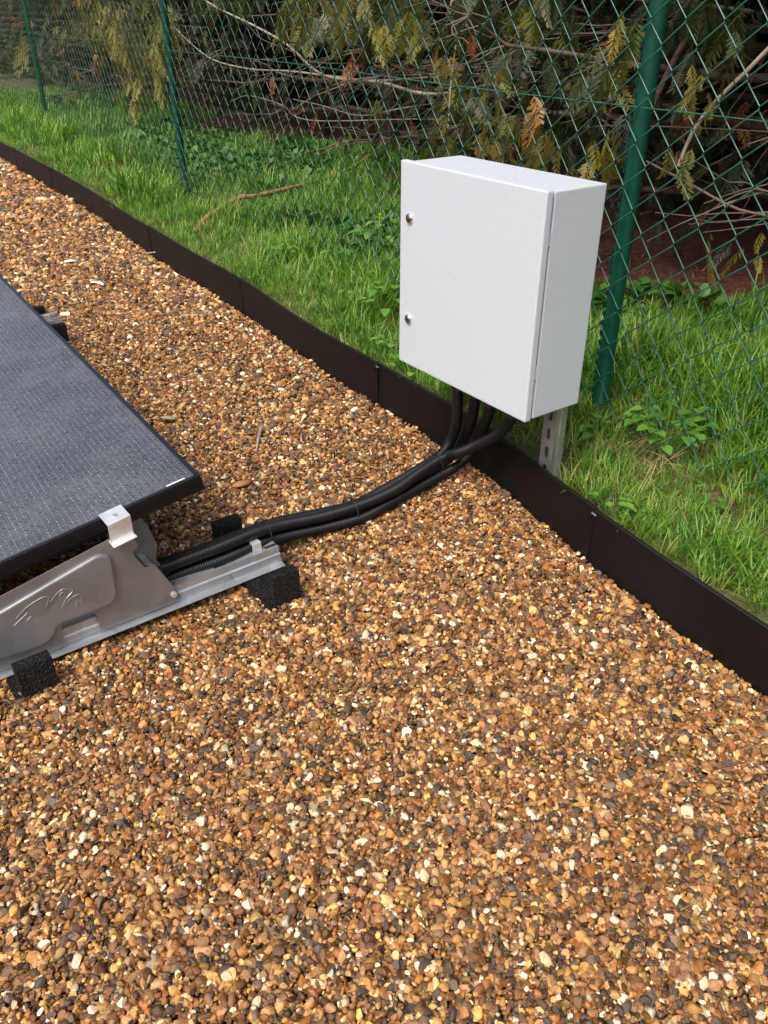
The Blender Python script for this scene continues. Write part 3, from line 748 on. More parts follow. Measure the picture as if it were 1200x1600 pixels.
    mb = MB(); mb.box(rpt(a0, -.002, top(a0)), ex, RN * .048, UZ * .003); mb.build('clamp_top', M['alu'], cl, bevel=.0008)
    mb = MB(); mb.box(rpt(a0, -.0045, top(a0) - .042), ex, RN * .003, UZ * .0448); mb.build('clamp_face', M['alu'], cl, bevel=.0008)
    mb = MB(); mb.box(rpt(a0, -.016, top(a0) - .044), ex * 1.05, RN * .03, UZ * .0025); mb.build('clamp_foot', M['alu'], cl, bevel=.0008)
    sm = (a0 + a1) / 2; mb = MB(); mb.tube([rpt(sm, .016, top(sm) + d_) for d_ in (.002, .0055, .0062)], [.0052, .0052, .003], 6); mb.build('clamp_bolt', M['galv'], cl)
    return root
mount = build_mount()
tag(mount, 'steel panel mount with pressed side plate in the foreground under the near panel edge', 'panel mount', 'mounts under the solar panel')
mount2 = copy_tree(mount); mount2.location = Vector(mount.location) + Vector(RN * 1.93 + RX * .13)
mount2['label'] = 'panel mount farther back, only its rail end showing beyond the panel edge'

def rubber_saddle(sc_, label, w=.066, n0=-.108, n1=.185, shift=0, hu=.078):
    root = empty('rubber_saddle', rpt(sc_, .06 + shift, -.01)); tag(root, label, 'rubber support', 'rubber saddles under the rails')
    a_ = sc_ - w / 2
    mb = MB(); mb.box(rpt(a_ - .014, n0 + shift + .001, -.02), RX * w, RN * (n1 - n0 - .002), UZ * .036); mb.build('base_pad', M['rubber'], root, bevel=.003)
    for q0 in (n0, n1 - .03):
        mb = MB(); mb.box(rpt(a_ - .001, q0 + shift, -.022), RX * (w + .002), RN * .03, UZ * (hu + .022)); mb.build('upright', M['rubber'], root, bevel=.003)
    return root
rubber_saddle(.578, 'black rubber saddle under the free rail end beside the conduits')
rubber_saddle(.055, 'black rubber saddle under the side plate at the left edge of the picture', n0=-.072)
rubber_saddle(.71, 'black rubber saddle at the distant rail end beyond the panel', shift=1.93)

# ================================================================== CONDUITS
def ribbed(name, path, r, label):
    P = spline(np.array(path), 400); Lg = np.linalg.norm(np.diff(P, axis=0), axis=1).sum()
    pitch = .0054; m_ = int(Lg / pitch) * 4; P = spline(np.array(path), m_)
    for _ in range(3): P[1:-1] = (P[:-2] + 2 * P[1:-1] + P[2:]) / 4
    rr = r * np.array([.86, .99, 1.03, .99])[np.arange(m_) % 4]
    V, F = tube_np(P, rr, 18)
    return tag(put(name, np_mesh(name, V, F), M['conduit'], smooth=True), label, 'conduit', 'black corrugated conduits from the cabinet')
core = [(690, 722, .05), (655, 745, .04), (610, 774, .033), (560, 798, .032), (500, 815, .036), (440, 828, .05), (395, 842, .066), (345, 861, .072), (290, 882, .066), (240, 900, .062), (150, 935, .062)]
CW = np.array([at(u, v, z) for u, v, z in core])
ct = np.gradient(CW, axis=0); ct /= np.linalg.norm(ct, axis=1)[:, None]; cn = np.cross(ct, UZ); cn /= np.linalg.norm(cn, axis=1)[:, None]
cn = np.where((cn[:, 1] > 0)[:, None], cn, -cn)                          # away from the camera
def run(lat, dz, wob=0.0, seed=0):
    r_ = np.random.default_rng(seed); w = r_.uniform(-wob, wob, len(CW))
    return [p + n_ * (lat + w_) + UZ * dz for p, n_, w_ in zip(CW, cn, w)]
def box_bottom(a_, b_, dz=0.0): return cpt(a_, b_, dz)
def drop(u0, u1, pix):
    return [at(u, v, z) for u, v, z in pix]
ex_a = at(803, 632, ZB); ex_b = at(716, 590, ZB); ex_c = at(744, 602, ZB); ex_d = at(768, 615, ZB)
ribbed('conduit', [ex_a + UZ * .03, ex_a - UZ * .02] + drop(0, 0, [(781, 676, .225), (748, 694, .155), (715, 708, .105)]) + run(-.013, .022, .003, 1), .0145, 'black corrugated conduit leaving the cabinet farthest right, crossing over the others')
ribbed('conduit', [ex_b + UZ * .03, ex_b - UZ * .03] + drop(0, 0, [(714, 655, .21), (705, 688, .12), (686, 712, .075)]) + run(.0135, .014, .004, 2)[1:], .0135, 'black corrugated conduit leaving the cabinet farthest left')
ribbed('conduit', [ex_c + UZ * .03, ex_c - UZ * .03] + drop(0, 0, [(736, 660, .2), (722, 690, .11), (702, 716, .06)]) + run(.004, -.006, .003, 3)[1:], .0135, 'black corrugated conduit second from the left under the cabinet')
ribbed('conduit', [ex_d + UZ * .03, ex_d - UZ * .03] + drop(0, 0, [(757, 665, .2), (742, 698, .1), (722, 722, .045), (690, 742, .024)]) + run(-.02, -.008, .003, 4)[2:], .0135, 'black corrugated conduit third from the left, lowest in the bundle')
for p in (ex_a, ex_b, ex_c, ex_d):                                       # cable glands in the cabinet floor
    mb = MB(); mb.tube([p + UZ * d_ for d_ in (.002, -.012, -.013, -.026, -.03)], [.021, .021, .0185, .0185, .016], 12); mb.build('cable_gland', M['tie'], cab)
def cable_tie(i, f, label):
    p = CW[i] * (1 - f) + CW[i + 1] * f; t = ct[i]; n_ = cn[i]
    th = np.linspace(0, 2 * math.pi, 28, endpoint=False); V, F = [], []
    for q in (-.002, .002):
        for a_ in th:
            V.append(p + t * q + n_ * (.0325 * math.cos(a_) + .001) + UZ * (.0285 * math.sin(a_) + .012))
    F = [(j, (j + 1) % 28, 28 + (j + 1) % 28, 28 + j) for j in range(28)]
    root = empty('cable_tie', p); tag(root, label, 'cable tie', 'cable ties round the conduit bundle')
    me = np_mesh('strap', V, F); o = put('strap', me, M['tie'], root); sd = o.modifiers.new('thick', 'SOLIDIFY'); sd.thickness = .0012
    hd = p + UZ * .041 - n_ * .004; mb = MB(); mb.box(hd - t * .003 - n_ * .003, t * .006, n_ * .006, UZ * .005); mb.build('head', M['tie'], root, bevel=.0008)
cable_tie(0, .35, 'cable tie round the conduits nearest the edging')
cable_tie(3, .2, 'cable tie round the conduits halfway along the gravel')
cable_tie(5, .6, 'cable tie round the conduits just before the rail end')

# ================================================================== GRASS (stuff) AND WEEDS (things)
def blade(r_, L, w, lean, curl, segs=5):
    """one curved blade: verts and faces, plus height 0..1 per vertex"""
    t = np.linspace(0, 1, segs + 1); az = r_.uniform(0, 2 * math.pi)
    ang = lean + curl * t ** 1.5
    dx = np.r_[0, np.cumsum(np.sin(ang[:-1]) * L / segs)]; dz = np.r_[0, np.cumsum(np.cos(ang[:-1]) * L / segs)]
    c = np.stack([dx * math.cos(az), dx * math.sin(az), dz], 1); sd = np.array([-math.sin(az), math.cos(az), 0])
    ww = w * (1 - t ** 2.2) * .5 + .0002
    V = np.concatenate([c + sd * ww[:, None], c - sd * ww[:, None]]); n_ = segs + 1
    return V, [(i, i + 1, n_ + i + 1, n_ + i) for i in range(segs)], np.r_[t, t]
def tuft(seed, nb, L, w, spread, m_, lean=(.1, .7), curl=(.2, 1.5)):
    r_ = np.random.default_rng(seed); V, F, H_, n_ = [], [], [], 0
    for i in range(nb):
        v, f, h = blade(r_, L * r_.uniform(.55, 1.15), w * r_.uniform(.7, 1.25), r_.uniform(*lean), r_.uniform(*curl))
        v[:, :2] += r_.normal(0, spread, 2); V.append(v); F += [tuple(q + n_ for q in g) for g in f]; H_.append(h); n_ += len(v)
    me = np_mesh('tuft', np.vstack(V), F); me.polygons.foreach_set('use_smooth', np.ones(len(me.polygons), bool))
    a_ = me.attributes.new('hh', 'FLOAT', 'POINT'); a_.data.foreach_set('value', np.concatenate(H_).astype(np.float32)); me.materials.append(m_); return me
gcol, scol, lcol = hidden_collection('tufts'), hidden_collection('straw_tufts'), hidden_collection('ground_leaves')
for i in range(8): gcol.objects.link(bpy.data.objects.new('tuft_%02d' % i, tuft(300 + i, 12, .1, .0046, .015, M['grass'])))
for i in range(4): gcol.objects.link(bpy.data.objects.new('tuft_%02d' % (8 + i), tuft(320 + i, 9, .155, .0052, .012, M['grass'], (.05, .5), (.3, 1.7))))
for i in range(5): scol.objects.link(bpy.data.objects.new('straw_%02d' % i, tuft(340 + i, 8, .11, .0022, .02, M['straw'], (.5, 1.4), (.1, 1.2))))
def leaf_mesh(seed, m_, lobes=5, n=9):
    """small rosette of rounded stalked leaves"""
    r_ = np.random.default_rng(seed); V, F, H_, k = [], [], [], 0
    for i in range(n):
        az = r_.uniform(0, 6.283); d = r_.uniform(.0, .05); z = r_.uniform(.02, .06); rad = r_.uniform(.011, .02); tl = r_.normal(0, .45, 2)
        th = np.linspace(0, 2 * math.pi, 13)[:-1]; rr = rad * (1 + .1 * np.cos(th * lobes)) * (1 - .35 * np.exp(-((th - math.pi) / .4) ** 2))
        p = np.stack([rr * np.cos(th + az), rr * np.sin(th + az), np.zeros(12)], 1); p[:, 2] = p[:, 0] * tl[0] + p[:, 1] * tl[1] + .12 * rr
        c = np.array([d * math.cos(az), d * math.sin(az), z]); V.append(np.vstack([c, c + p])); F += [(k, k + 1 + j, k + 1 + (j + 1) % 12) for j in range(12)]; H_ += [1] * 13; k += 13
        a_ = np.array([0, 0, 0.]); sd = np.array([-math.sin(az), math.cos(az), 0]) * .0008
        V.append(np.vstack([a_ + sd, a_ - sd, c - sd, c + sd])); F.append((k, k + 1, k + 2, k + 3)); H_ += [1] * 4; k += 4
    me = np_mesh('ground_leaf', np.vstack(V), F); a_ = me.attributes.new('hh', 'FLOAT', 'POINT'); a_.data.foreach_set('value', np.array(H_, np.float32)); me.materials.append(m_); return me
for i in range(6): lcol.objects.link(bpy.data.objects.new('leaf_%02d' % i, leaf_mesh(360 + i, M['groundleaf'])))
def fence_w(P):
    """distance behind the fence (+ = away from the gravel), and s along it"""
    d = P[:, :2] - P1[:2]; return d @ FN[:2], d @ FD[:2]
def litter_w0(s): return 1.25 + .35 * np.sin(s * 1.3) + .25 * np.sin(s * 3.1 + 1) + np.where((s > -5.5) & (s < -2.5), .5, 0)
def lawn_points(spacing, ymax, y0=-.2, mu=300):
    X, Y = jitter_grid(-7, 2.6, y0, ymax, spacing, .6); P = np.stack([X, Y, np.zeros(len(X))], 1); P[:, 2] = lawn_z(X, Y)
    P = P[in_view(P, mu, 260)]; e = edge_side(P[:, 0], P[:, 1], 2); P, e = P[e > .03], e[e > .03]
    w, s = fence_w(P); return P, e, w, s
WEED_SPOTS = [(1040, 700, .13), (935, 695, .06), (955, 800, .05), (600, 510, .08), (590, 425, .08), (560, 475, .07), (455, 425, .1), (302, 310, .06), (310, 358, .05), (325, 345, .05), (345, 330, .05), (370, 318, .06), (395, 312, .06), (430, 306, .07), (470, 298, .08), (520, 282, .08), (830, 720, .1)]
sets = []
for (y0, y1, sp) in ((-.2, 2.6, .021), (2.6, 5.0, .028), (5.0, 12.5, .05)):
    P, e, w, s = lawn_points(sp, y1, y0); dens = np.ones(len(P))
    dens *= np.clip((litter_w0(s) + .12 * rng.normal(size=len(P)) - w) / .25, 0, 1)
    bare = vnoise(P[:, 0], P[:, 1], .28, 11); dens *= np.where(bare > .5, .35, 1)
    cx = cpt(W_ * .55, DB + .02, 0); dd = np.hypot(P[:, 0] - cx[0], P[:, 1] - cx[1]); dens *= np.clip((dd - .10) / .2, .06, 1)
    dens *= np.where((e < .05), .45, 1)
    for (u_, v_, rad) in WEED_SPOTS:
        c_ = at(u_, v_, .125); dens *= np.where(np.hypot(P[:, 0] - c_[0], P[:, 1] - c_[1]) < rad, .3, 1)
    k = rng.uniform(size=len(P)) < dens
    big = 1.0 if sp < .03 else (1.15 if sp < .04 else 1.6)
    sets.append((P[k], e[k], w[k], s[k], np.full(k.sum(), big)))
GP = np.vstack([q[0] for q in sets]); GE, GW, GS, GB = (np.concatenate([q[i] for q in sets]) for i in (1, 2, 3, 4)); n = len(GP)
pn = vnoise(GP[:, 0], GP[:, 1], .35, 21)
hgt = np.clip(.68 + .40 * pn + .12 * rng.normal(size=n), .3, 1.6) * np.where(GE < .08, .8, 1) * GB ** .5
ti = np.where((pn + .5 * rng.normal(size=n) > .45) & (GE > .1), rng.integers(8, 12, n), rng.integers(0, 8, n))
scl = np.stack([hgt * GB ** .5, hgt * GB ** .5, hgt], 1)
print('tufts', n)
scatter('grass', GP, np.stack([rng.normal(0, .15, n), rng.normal(0, .15, n), rng.uniform(0, 6.283, n)], 1), scl, ti, gcol, 'bright green grass on both sides of the chain link fence', 'grass')
# straw
P, e, w, s = lawn_points(.05, 7.5)
sn = vnoise(P[:, 0], P[:, 1], .22, 31)
cx = cpt(W_ * .8, DB + .04, 0); dd = np.hypot(P[:, 0] - cx[0], P[:, 1] - cx[1])
pr = np.where(e < .09, .5, np.where(sn > .15, .5, .14)) + np.where(dd < .3, .8, 0)
k = (rng.uniform(size=len(P)) < pr) & (w < 1.3) & (e > .10); P = P[k]; n = len(P)
sc_ = rng.uniform(.5, 1.1, n)
scatter('dry_grass', P, np.stack([rng.normal(0, .2, n), rng.normal(0, .2, n), rng.uniform(0, 6.283, n)], 1), np.stack([sc_] * 3, 1), rng.integers(0, 5, n), scol, 'dry straw coloured grass along the edging and under the cabinet', 'dry grass')
# low round-leaved ground cover behind the fence
P, e, w, s = lawn_points(.055, 9.0)
ln = vnoise(P[:, 0], P[:, 1], .5, 41)
pr = np.clip(.25 + .6 * ln, 0, 1) * np.where((s < -.6) & (w > .1), 1.0, np.where(w > .5, .55, 0))
k = (rng.uniform(size=len(P)) < pr) & (w < litter_w0(s) + .15); P = P[k]; n = len(P); sc_ = rng.uniform(.8, 1.6, n)
scatter('ground_cover', P, np.stack([rng.normal(0, .15, n), rng.normal(0, .15, n), rng.uniform(0, 6.283, n)], 1), np.stack([sc_] * 3, 1), rng.integers(0, 6, n), lcol, 'low round leaved ground cover behind the fence', 'ground cover')

def leaf_blade(c, az, L, wd, pitch, lob, r_):
    """heart or oval leaf with toothed edge, folded along the midrib"""
    n_ = 9; t = np.linspace(0, 1, n_); half = wd * np.sin(math.pi * np.clip(t * .92 + .08, 0, 1)) ** .75 * (1 - .35 * t) * (1 + lob * np.sin(t * 28))
    f = np.array([math.cos(az) * math.cos(pitch), math.sin(az) * math.cos(pitch), math.sin(pitch)]); sd = np.array([-math.sin(az), math.cos(az), 0]); up = np.cross(f, sd); up = up if up[2] > 0 else -up
    mid = c + f * (t * L)[:, None] - np.array([0, 0, 1]) * (.25 * L * t ** 2)[:, None]
    Lf = mid + sd * half[:, None] + up * (half * .28)[:, None]; Rt = mid - sd * half[:, None] + up * (half * .28)[:, None]
    V = np.vstack([Lf, mid, Rt]); F = []
    for i in range(n_ - 1): F += [(i, i + 1, n_ + i + 1, n_ + i), (n_ + i, n_ + i + 1, 2 * n_ + i + 1, 2 * n_ + i)]
    return V, F
def weed(u, v, nleaf, size, spread, hgt, label, seed, group=None, flower=False, z=.125, lob=.05):
    r_ = np.random.default_rng(seed); c = at(u, v, z); c[2] = float(lawn_z(c[:1], c[1:2])[0])
    root = empty('weed', c); tag(root, label, 'weed', group)
    for i in range(nleaf):
        az = r_.uniform(0, 6.283); d = spread * math.sqrt(r_.uniform(.02, 1)); h = hgt * r_.uniform(.45, 1.05)
        p = c + np.array([d * math.cos(az), d * math.sin(az), h]); b0 = c + np.array([d * .25 * math.cos(az), d * .25 * math.sin(az), -.01])
        V, F = leaf_blade(p, az + r_.normal(0, .7), size * r_.uniform(.65, 1.2), size * r_.uniform(.36, .48), r_.uniform(-.2, .35), lob, r_)
        me = np_mesh('leaf', V, F); a_ = me.attributes.new('rnd', 'FLOAT', 'POINT'); a_.data.foreach_set('value', np.full(len(V), r_.uniform(), np.float32))
        lf = put('leaf', me, M['weedleaf'], root, smooth=True)
        mb = MB(); mb.tube(spline(np.array([b0, (b0 + p) / 2 + (0, 0, h * .18), p + (0, 0, .001)]), 6), [.0016, .0015, .0013, .0012, .001, .0009], 4); me = mb.mesh('stalk')
        a_ = me.attributes.new('rnd', 'FLOAT', 'POINT'); a_.data.foreach_set('value', np.full(len(me.vertices), .6, np.float32)); put('stalk', me, M['weedleaf'], root)
    if flower:
        p = c + np.array([.01, -.01, hgt * 1.15]); mb = MB()
        for j in range(7):
            a_ = j * .9; e_ = np.array([math.cos(a_), math.sin(a_), .25]) * .008; f_ = np.array([-math.sin(a_), math.cos(a_), 0]) * .0035
            mb.add([p, p + e_ * .6 + f_, p + e_, p + e_ * .6 - f_], [(0, 1, 2, 3)])
        mb.tube([c, p], .0012, 4); mb.build('flower', M['yellow'], root)
    return root
weed(1040, 695, 40, .042, .11, .095, 'large patch of heart shaped weed leaves at the fence foot right of the cabinet', 51)
weed(935, 690, 9, .036, .05, .06, 'small leafy weed beside the nearest post foot, right of the strut', 52)
weed(955, 795, 8, .026, .035, .05, 'small pale weed growing at the edging right of the cabinet', 53)
weed(1105, 790, 5, .022, .03, .05, 'tiny lobed weed in the grass at the far right', 54, lob=.14)
weed(1075, 600, 8, .03, .06, .07, 'lobed weed growing in the grass just behind the fence at right', 55, lob=.12)
weed(1150, 520, 12, .034, .10, .09, 'broad lobed weed behind the fence at the right edge of the picture', 56, lob=.12)
weed(600, 500, 16, .045, .08, .15, 'tall leafy weed behind the lower left corner of the cabinet', 57, lob=.03)
weed(590, 415, 18, .052, .09, .19, 'tall leafy weed with a yellow flower left of the cabinet', 58, flower=True, lob=.03)
weed(560, 470, 12, .04, .07, .11, 'leafy weed in the grass between the edging and the cabinet side', 59, lob=.04)
weed(612, 560, 12, .036, .06, .08, 'low weed under the left corner of the cabinet by the edging', 60, lob=.05)
weed(640, 590, 9, .03, .05, .06, 'small weed between the edging and the conduits', 61)
weed(530, 430, 10, .04, .06, .12, 'upright weed in front of the fence, left of the flowering one', 62, lob=.04)
weed(455, 415, 12, .04, .07, .11, 'greyish broad leaved weed by the bare patch near the edging bend', 63, lob=.02)
weed(302, 300, 12, .035, .06, .11, 'little weed at the foot of the second green post', 64)

# ================================================================== CONIFERS BEHIND THE FENCE
def make_spray(seed):
    """flat drooping fern-like cypress spray, about 1 long, axis +x, hanging"""
    r_ = np.random.default_rng(seed); V, F = [], []
    def dia(p, q, w, nrm):
        d = q - p; sd = np.cross(d, nrm); sd = sd / (np.linalg.norm(sd) + 1e-9) * w; k = len(V)
        V.extend([p, p + d * .45 + sd, q, p + d * .45 - sd]); F.extend([(k, k + 1, k + 2), (k, k + 2, k + 3)])
    nrm = np.array([0, 0, 1.0]); ax = lambda t: np.array([t, .05 * math.sin(t * 3), -.28 * t * t])
    for i in range(5): dia(ax(i / 5), ax((i + 1.2) / 5), .012, nrm)
    for i in range(8):
        for sg in (-1, 1):
            t = .08 + .11 * i + r_.uniform(-.02, .02); b0 = ax(t); l = (.42 - .28 * t) * r_.uniform(.75, 1.2) * (1 if i else .7)
            a_ = R(r_.uniform(34, 52)); d = np.array([math.cos(a_), sg * math.sin(a_), -.25 - .25 * r_.uniform()]); tip = b0 + d * l
            dia(b0, tip, .030, nrm)
            for j in range(3):
                for s2 in (-1, 1):
                    q0 = b0 + d * l * (.25 + .24 * j); a2 = a_ * sg + s2 * R(r_.uniform(26, 44)); d2 = np.array([math.cos(a2), math.sin(a2), -.35]); k = len(V)
                    q1 = q0 + d2 * l * r_.uniform(.24, .38); sd = np.array([-d2[1], d2[0], 0]) * .020; V.extend([q0 - sd, q0 + sd, q1]); F.append((k, k + 1, k + 2))
    return np.array(V), np.array(F)
def coarse_spray(seed):
    r_ = np.random.default_rng(seed); V, F = [], []
    for i in range(7):
        for sg in (-1, 1):
            t = .05 + .13 * i; l = (.5 - .3 * t) * r_.uniform(.8, 1.2); a_ = R(r_.uniform(30, 50)); k = len(V)
            p = np.array([t, 0, -.28 * t * t]); d = np.array([math.cos(a_), sg * math.sin(a_), -.3]) * l; sd = np.array([-d[1], d[0], 0]) * .26
            V.extend([p, p + d * .5 + sd, p + d, p + d * .5 - sd]); F.extend([(k, k + 1, k + 2), (k, k + 2, k + 3)])
    return np.array(V), np.array(F)
SPR = [make_spray(700 + i) for i in range(6)]
SPRC = [coarse_spray(720 + i) for i in range(6)]
def rotm(az, pit, rol):
    ca, sa, cp, sp_, cr, sr = np.cos(az), np.sin(az), np.cos(pit), np.sin(pit), np.cos(rol), np.sin(rol); z0 = np.zeros_like(ca); o1 = np.ones_like(ca)
    A = np.stack([np.stack([ca, -sa, z0], -1), np.stack([sa, ca, z0], -1), np.stack([z0, z0, o1], -1)], -2)
    B = np.stack([np.stack([cp, z0, sp_], -1), np.stack([z0, o1, z0], -1), np.stack([-sp_, z0, cp], -1)], -2)
    C_ = np.stack([np.stack([o1, z0, z0], -1), np.stack([z0, cr, -sr], -1), np.stack([z0, sr, cr], -1)], -2)
    return A @ B @ C_
def spray_mesh(name, P, az, pit, size, tone, seed, lod=None):
    r_ = np.random.default_rng(seed); Vs, Fs, Rn, n0 = [], [], [], 0; which = r_.integers(0, 6, len(P)); rol = r_.normal(0, .5, len(P))
    Rm = rotm(az, pit, rol)
    if lod is None: lod = np.zeros(len(P), bool)
    for k in range(12):
        idx = np.where((which == k % 6) & (lod == (k >= 6)))[0]
        if not len(idx): continue
        V, F = SPR[k] if k < 6 else SPRC[k - 6]; st = r_.uniform(.7, 1.3, (len(idx), 1, 3)); VV = V[None] * st
        VV = VV + np.stack([0 * VV[..., 0], r_.normal(0, .22, (len(idx), 1)) * VV[..., 0] ** 2, r_.normal(-.1, .25, (len(idx), 1)) * VV[..., 0] ** 2], -1)
        W = np.einsum('nij,nvj->nvi', Rm[idx], VV) * size[idx, None, None] + P[idx, None]
        nv = len(V); Vs.append(W.reshape(-1, 3)); Fs.append((F[None] + (np.arange(len(idx)) * nv)[:, None, None] + n0).reshape(-1, 3)); n0 += nv * len(idx)
        Rn.append(np.repeat(tone[idx], nv))
    me = np_mesh(name, np.vstack(Vs), np.vstack(Fs)); a_ = me.attributes.new('rnd', 'FLOAT', 'POINT'); a_.data.foreach_set('value', np.concatenate(Rn).astype(np.float32)); return me
def conifer(s, w, height, label, seed, nlow, nhigh, brown=.08):
    r_ = np.random.default_rng(seed); base = P1 + FD * s + FN * w if s > -D12 else fence_pt(s) + FN * w
    base = np.array([base[0], base[1], .1]); root = empty('conifer_tree', base); tag(root, label, 'tree', 'conifers behind the fence')
    lean = r_.normal(0, .12, 2); tz = np.linspace(-.1, height, 12)
    tr = np.stack([base[0] + lean[0] * tz / 3 + .03 * np.sin(tz * 2 + seed), base[1] + lean[1] * tz / 3 + .03 * np.cos(tz * 1.7 + seed), base[2] + tz], 1)
    mb = MB(); mb.tube(tr, np.linspace(.075, .012, 12), 10); mb.build('trunk', M['bark'], root, smooth=True)
    P, AZ, PT_, SZ, TN = [], [], [], [], []
    nb = 30; tw = MB()
    toward = math.atan2(-FN[1], -FN[0])
    for i in range(nb):
        h = .25 + (height - .4) * (i / nb) ** 1.15; p0 = np.array([np.interp(h, tz, tr[:, 0]), np.interp(h, tz, tr[:, 1]), base[2] + h])
        az = toward + r_.normal(0, 1.0) if i % 4 else r_.uniform(0, 6.283)
        L = (1.75 - .55 * (h / height)) * r_.uniform(.7, 1.08)
        # keep limbs behind the fence
        dw = -(math.cos(az) * FN[0] + math.sin(az) * FN[1]); 
        if dw > .1: L = min(L, (w - .22) / dw)
        d = np.array([math.cos(az), math.sin(az), 0]); t = np.linspace(0, 1, 9)[:, None]
        sag = r_.uniform(.12, .4); path = p0 + d * L * t + UZ * (L * (.28 * t - sag * 1.6 * t ** 2 + .28 * t ** 3)) + np.c_[r_.normal(0, .02, (9, 2)), r_.normal(0, .015, 9)] * t
        path[:, 2] = np.maximum(path[:, 2], .2)
        mbb = MB(); mbb.tube(path, np.linspace(.021, .004, 9) * (1.25 - .6 * h / height), 6); mbb.build('branch', M['bark'] if i % 3 else M['twig'], root, smooth=True)
        low = h < 1.9; ntw = (26 if nlow < 900 else 15) if low else 3
        for j in range(ntw):
            q = path[r_.integers(2, 9)]; a2 = az + r_.normal(0, .9); l2 = r_.uniform(.15, .55); tt = np.linspace(0, 1, 6)[:, None]; dd = np.array([math.cos(a2), math.sin(a2), r_.uniform(-.55, .25)])
            tp = q + dd * l2 * tt + UZ * (r_.uniform(-.3, .3) * l2 * tt ** 2) + r_.normal(0, .012, (6, 3)) * tt
            ww = (tp - base) @ FN; tp -= FN * np.minimum(0, ww + w - .15)[:, None]
            tp[:, 2] = np.maximum(tp[:, 2], .15); tw.tube(tp, np.linspace(.0042, .0012, 6), 4, cap=False)
        m_ = nlow // nb if low else nhigh // nb  # upper crown is out of view, packed dense to shade the hedge below
        for j in range(m_):
            f = r_.uniform(.3, 1.05); q = path[min(8, int(f * 8))] + r_.normal(0, .07, 3) + UZ * r_.uniform(-.16, .05)
            if q[2] < .28: continue
            big = 1 if q[2] < 1.85 else 2.6
            P.append(q); AZ.append(az + r_.normal(0, .9)); PT_.append(r_.uniform(.35, 1.35) if big == 1 else r_.uniform(-.1, .5))
            SZ.append(r_.uniform(.07, .16) * (big if big == 1 else 3.0)); b_ = r_.uniform()
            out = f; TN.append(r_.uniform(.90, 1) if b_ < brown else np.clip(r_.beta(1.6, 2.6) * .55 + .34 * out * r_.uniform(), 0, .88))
    o = put('twigs', tw.mesh('twigs'), M['twig'], root); o['kind'] = 'stuff'
    P = np.array(P); k = ((P - base) @ FN) > -(w - .16); P = P[k]
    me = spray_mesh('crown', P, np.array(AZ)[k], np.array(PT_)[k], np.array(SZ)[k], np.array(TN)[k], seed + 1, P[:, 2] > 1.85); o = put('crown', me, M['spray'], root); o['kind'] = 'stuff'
    return root
TREES = [(2.1, 1.9, 3.3, 'conifer with bare twiggy base at the right edge behind the fence', 380, 1870),
         (.75, 2.0, 3.4, 'twiggy conifer directly behind the nearest green post', 520, 1870),
         (-.55, 1.75, 3.3, 'conifer with yellowish drooping sprays right above the cabinet', 1440, 1870),
         (-1.9, 2.2, 3.4, 'conifer with green and brown sprays above the left half of the cabinet', 1120, 1870),
         (-3.2, 2.5, 3.3, 'sparse conifer with long pale bare limbs right of the second post', 608, 1870),
         (-4.9, 2.2, 3.3, 'conifer with hanging sprays just right of the second post', 960, 1700),
         (-6.8, 1.8, 3.4, 'conifer with hanging yellow green foliage seen at the second post', 1440, 1700),
         (-8.8, 1.6, 3.4, 'conifer with hanging foliage left of the second post', 1440, 1530),
         (-11.2, 1.5, 3.4, 'olive conifer midway between the second and third posts', 1280, 1360),
         (-14.5, 1.4, 3.5, 'distant conifer just right of the third post', 1280, 1360),
         (-19.0, 1.3, 3.6, 'distant conifer seen through the wire at the third post', 1280, 1360),
         (-26.0, 1.2, 3.8, 'farthest conifer at the upper left corner', 1440, 1360)]
tree_objs = [conifer(s, w, h, lb, 900 + 13 * i, nl, nh) for i, (s, w, h, lb, nl, nh) in enumerate(TREES)]
# dense mass of conifers farther back
r_ = np.random.default_rng(77); n = 11000
s = 5 - 45 * r_.uniform(0, 1, n); w = r_.uniform(3.0, 6.0, n); z = r_.uniform(.15, 3.3, n)
P = P1 + FD * s[:, None] + FN * w[:, None]; P[:, 2] = z
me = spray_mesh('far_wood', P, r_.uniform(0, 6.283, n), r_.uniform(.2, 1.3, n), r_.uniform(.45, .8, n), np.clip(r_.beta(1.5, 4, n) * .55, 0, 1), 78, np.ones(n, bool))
tag(put('far_wood', me, M['spray']), 'dark mass of conifer foliage behind the first row of trees', 'wood', kind='stuff')

# long pale limbs of the sparse tree, and the light branches at the right
def limb(tree, off, pix, r0, r1, m_, name='branch'):
    Q = np.array([on_plane(u, v, P1 + FN * (off + 0.0 * i), FN) for i, (u, v) in enumerate(pix)])
    Q += FN * (np.linspace(.15, 0, len(Q)))[:, None]
    tb = np.array(tree.location); t0 = np.array([tb[0], tb[1], Q[0][2] * .9]); mid = (t0 * .5 + Q[0] * .5) + UZ * .03; Q = np.vstack([t0, mid, Q])
    S_ = spline(Q, 8 * len(Q)); mb = MB(); mb.tube(S_, np.linspace(r0, r1, len(S_)), 7); mb.build(name, m_, tree, smooth=True)
T4, T0, T1, T2, T5 = tree_objs[4], tree_objs[0], tree_objs[1], tree_objs[2], tree_objs[5]
limb(T4, .7, [(560, 128), (500, 122), (430, 112), (372, 108), (320, 92), (285, 60), (262, 30)], .009, .004, M['palebark'])
limb(T4, .6, [(640, 150), (560, 130), (480, 118), (430, 70), (385, 40), (330, 10), (300, -15)], .011, .005, M['palebark'])
limb(T4, .9, [(455, 190), (420, 165), (380, 150), (360, 158)], .006, .002, M['palebark'])
limb(T4, .8, [(600, 170), (540, 182), (490, 165), (458, 155)], .006, .002, M['palebark'])
limb(T4, .5, [(470, 100), (430, 80), (395, 60), (382, 30)], .005, .002, M['twig'])
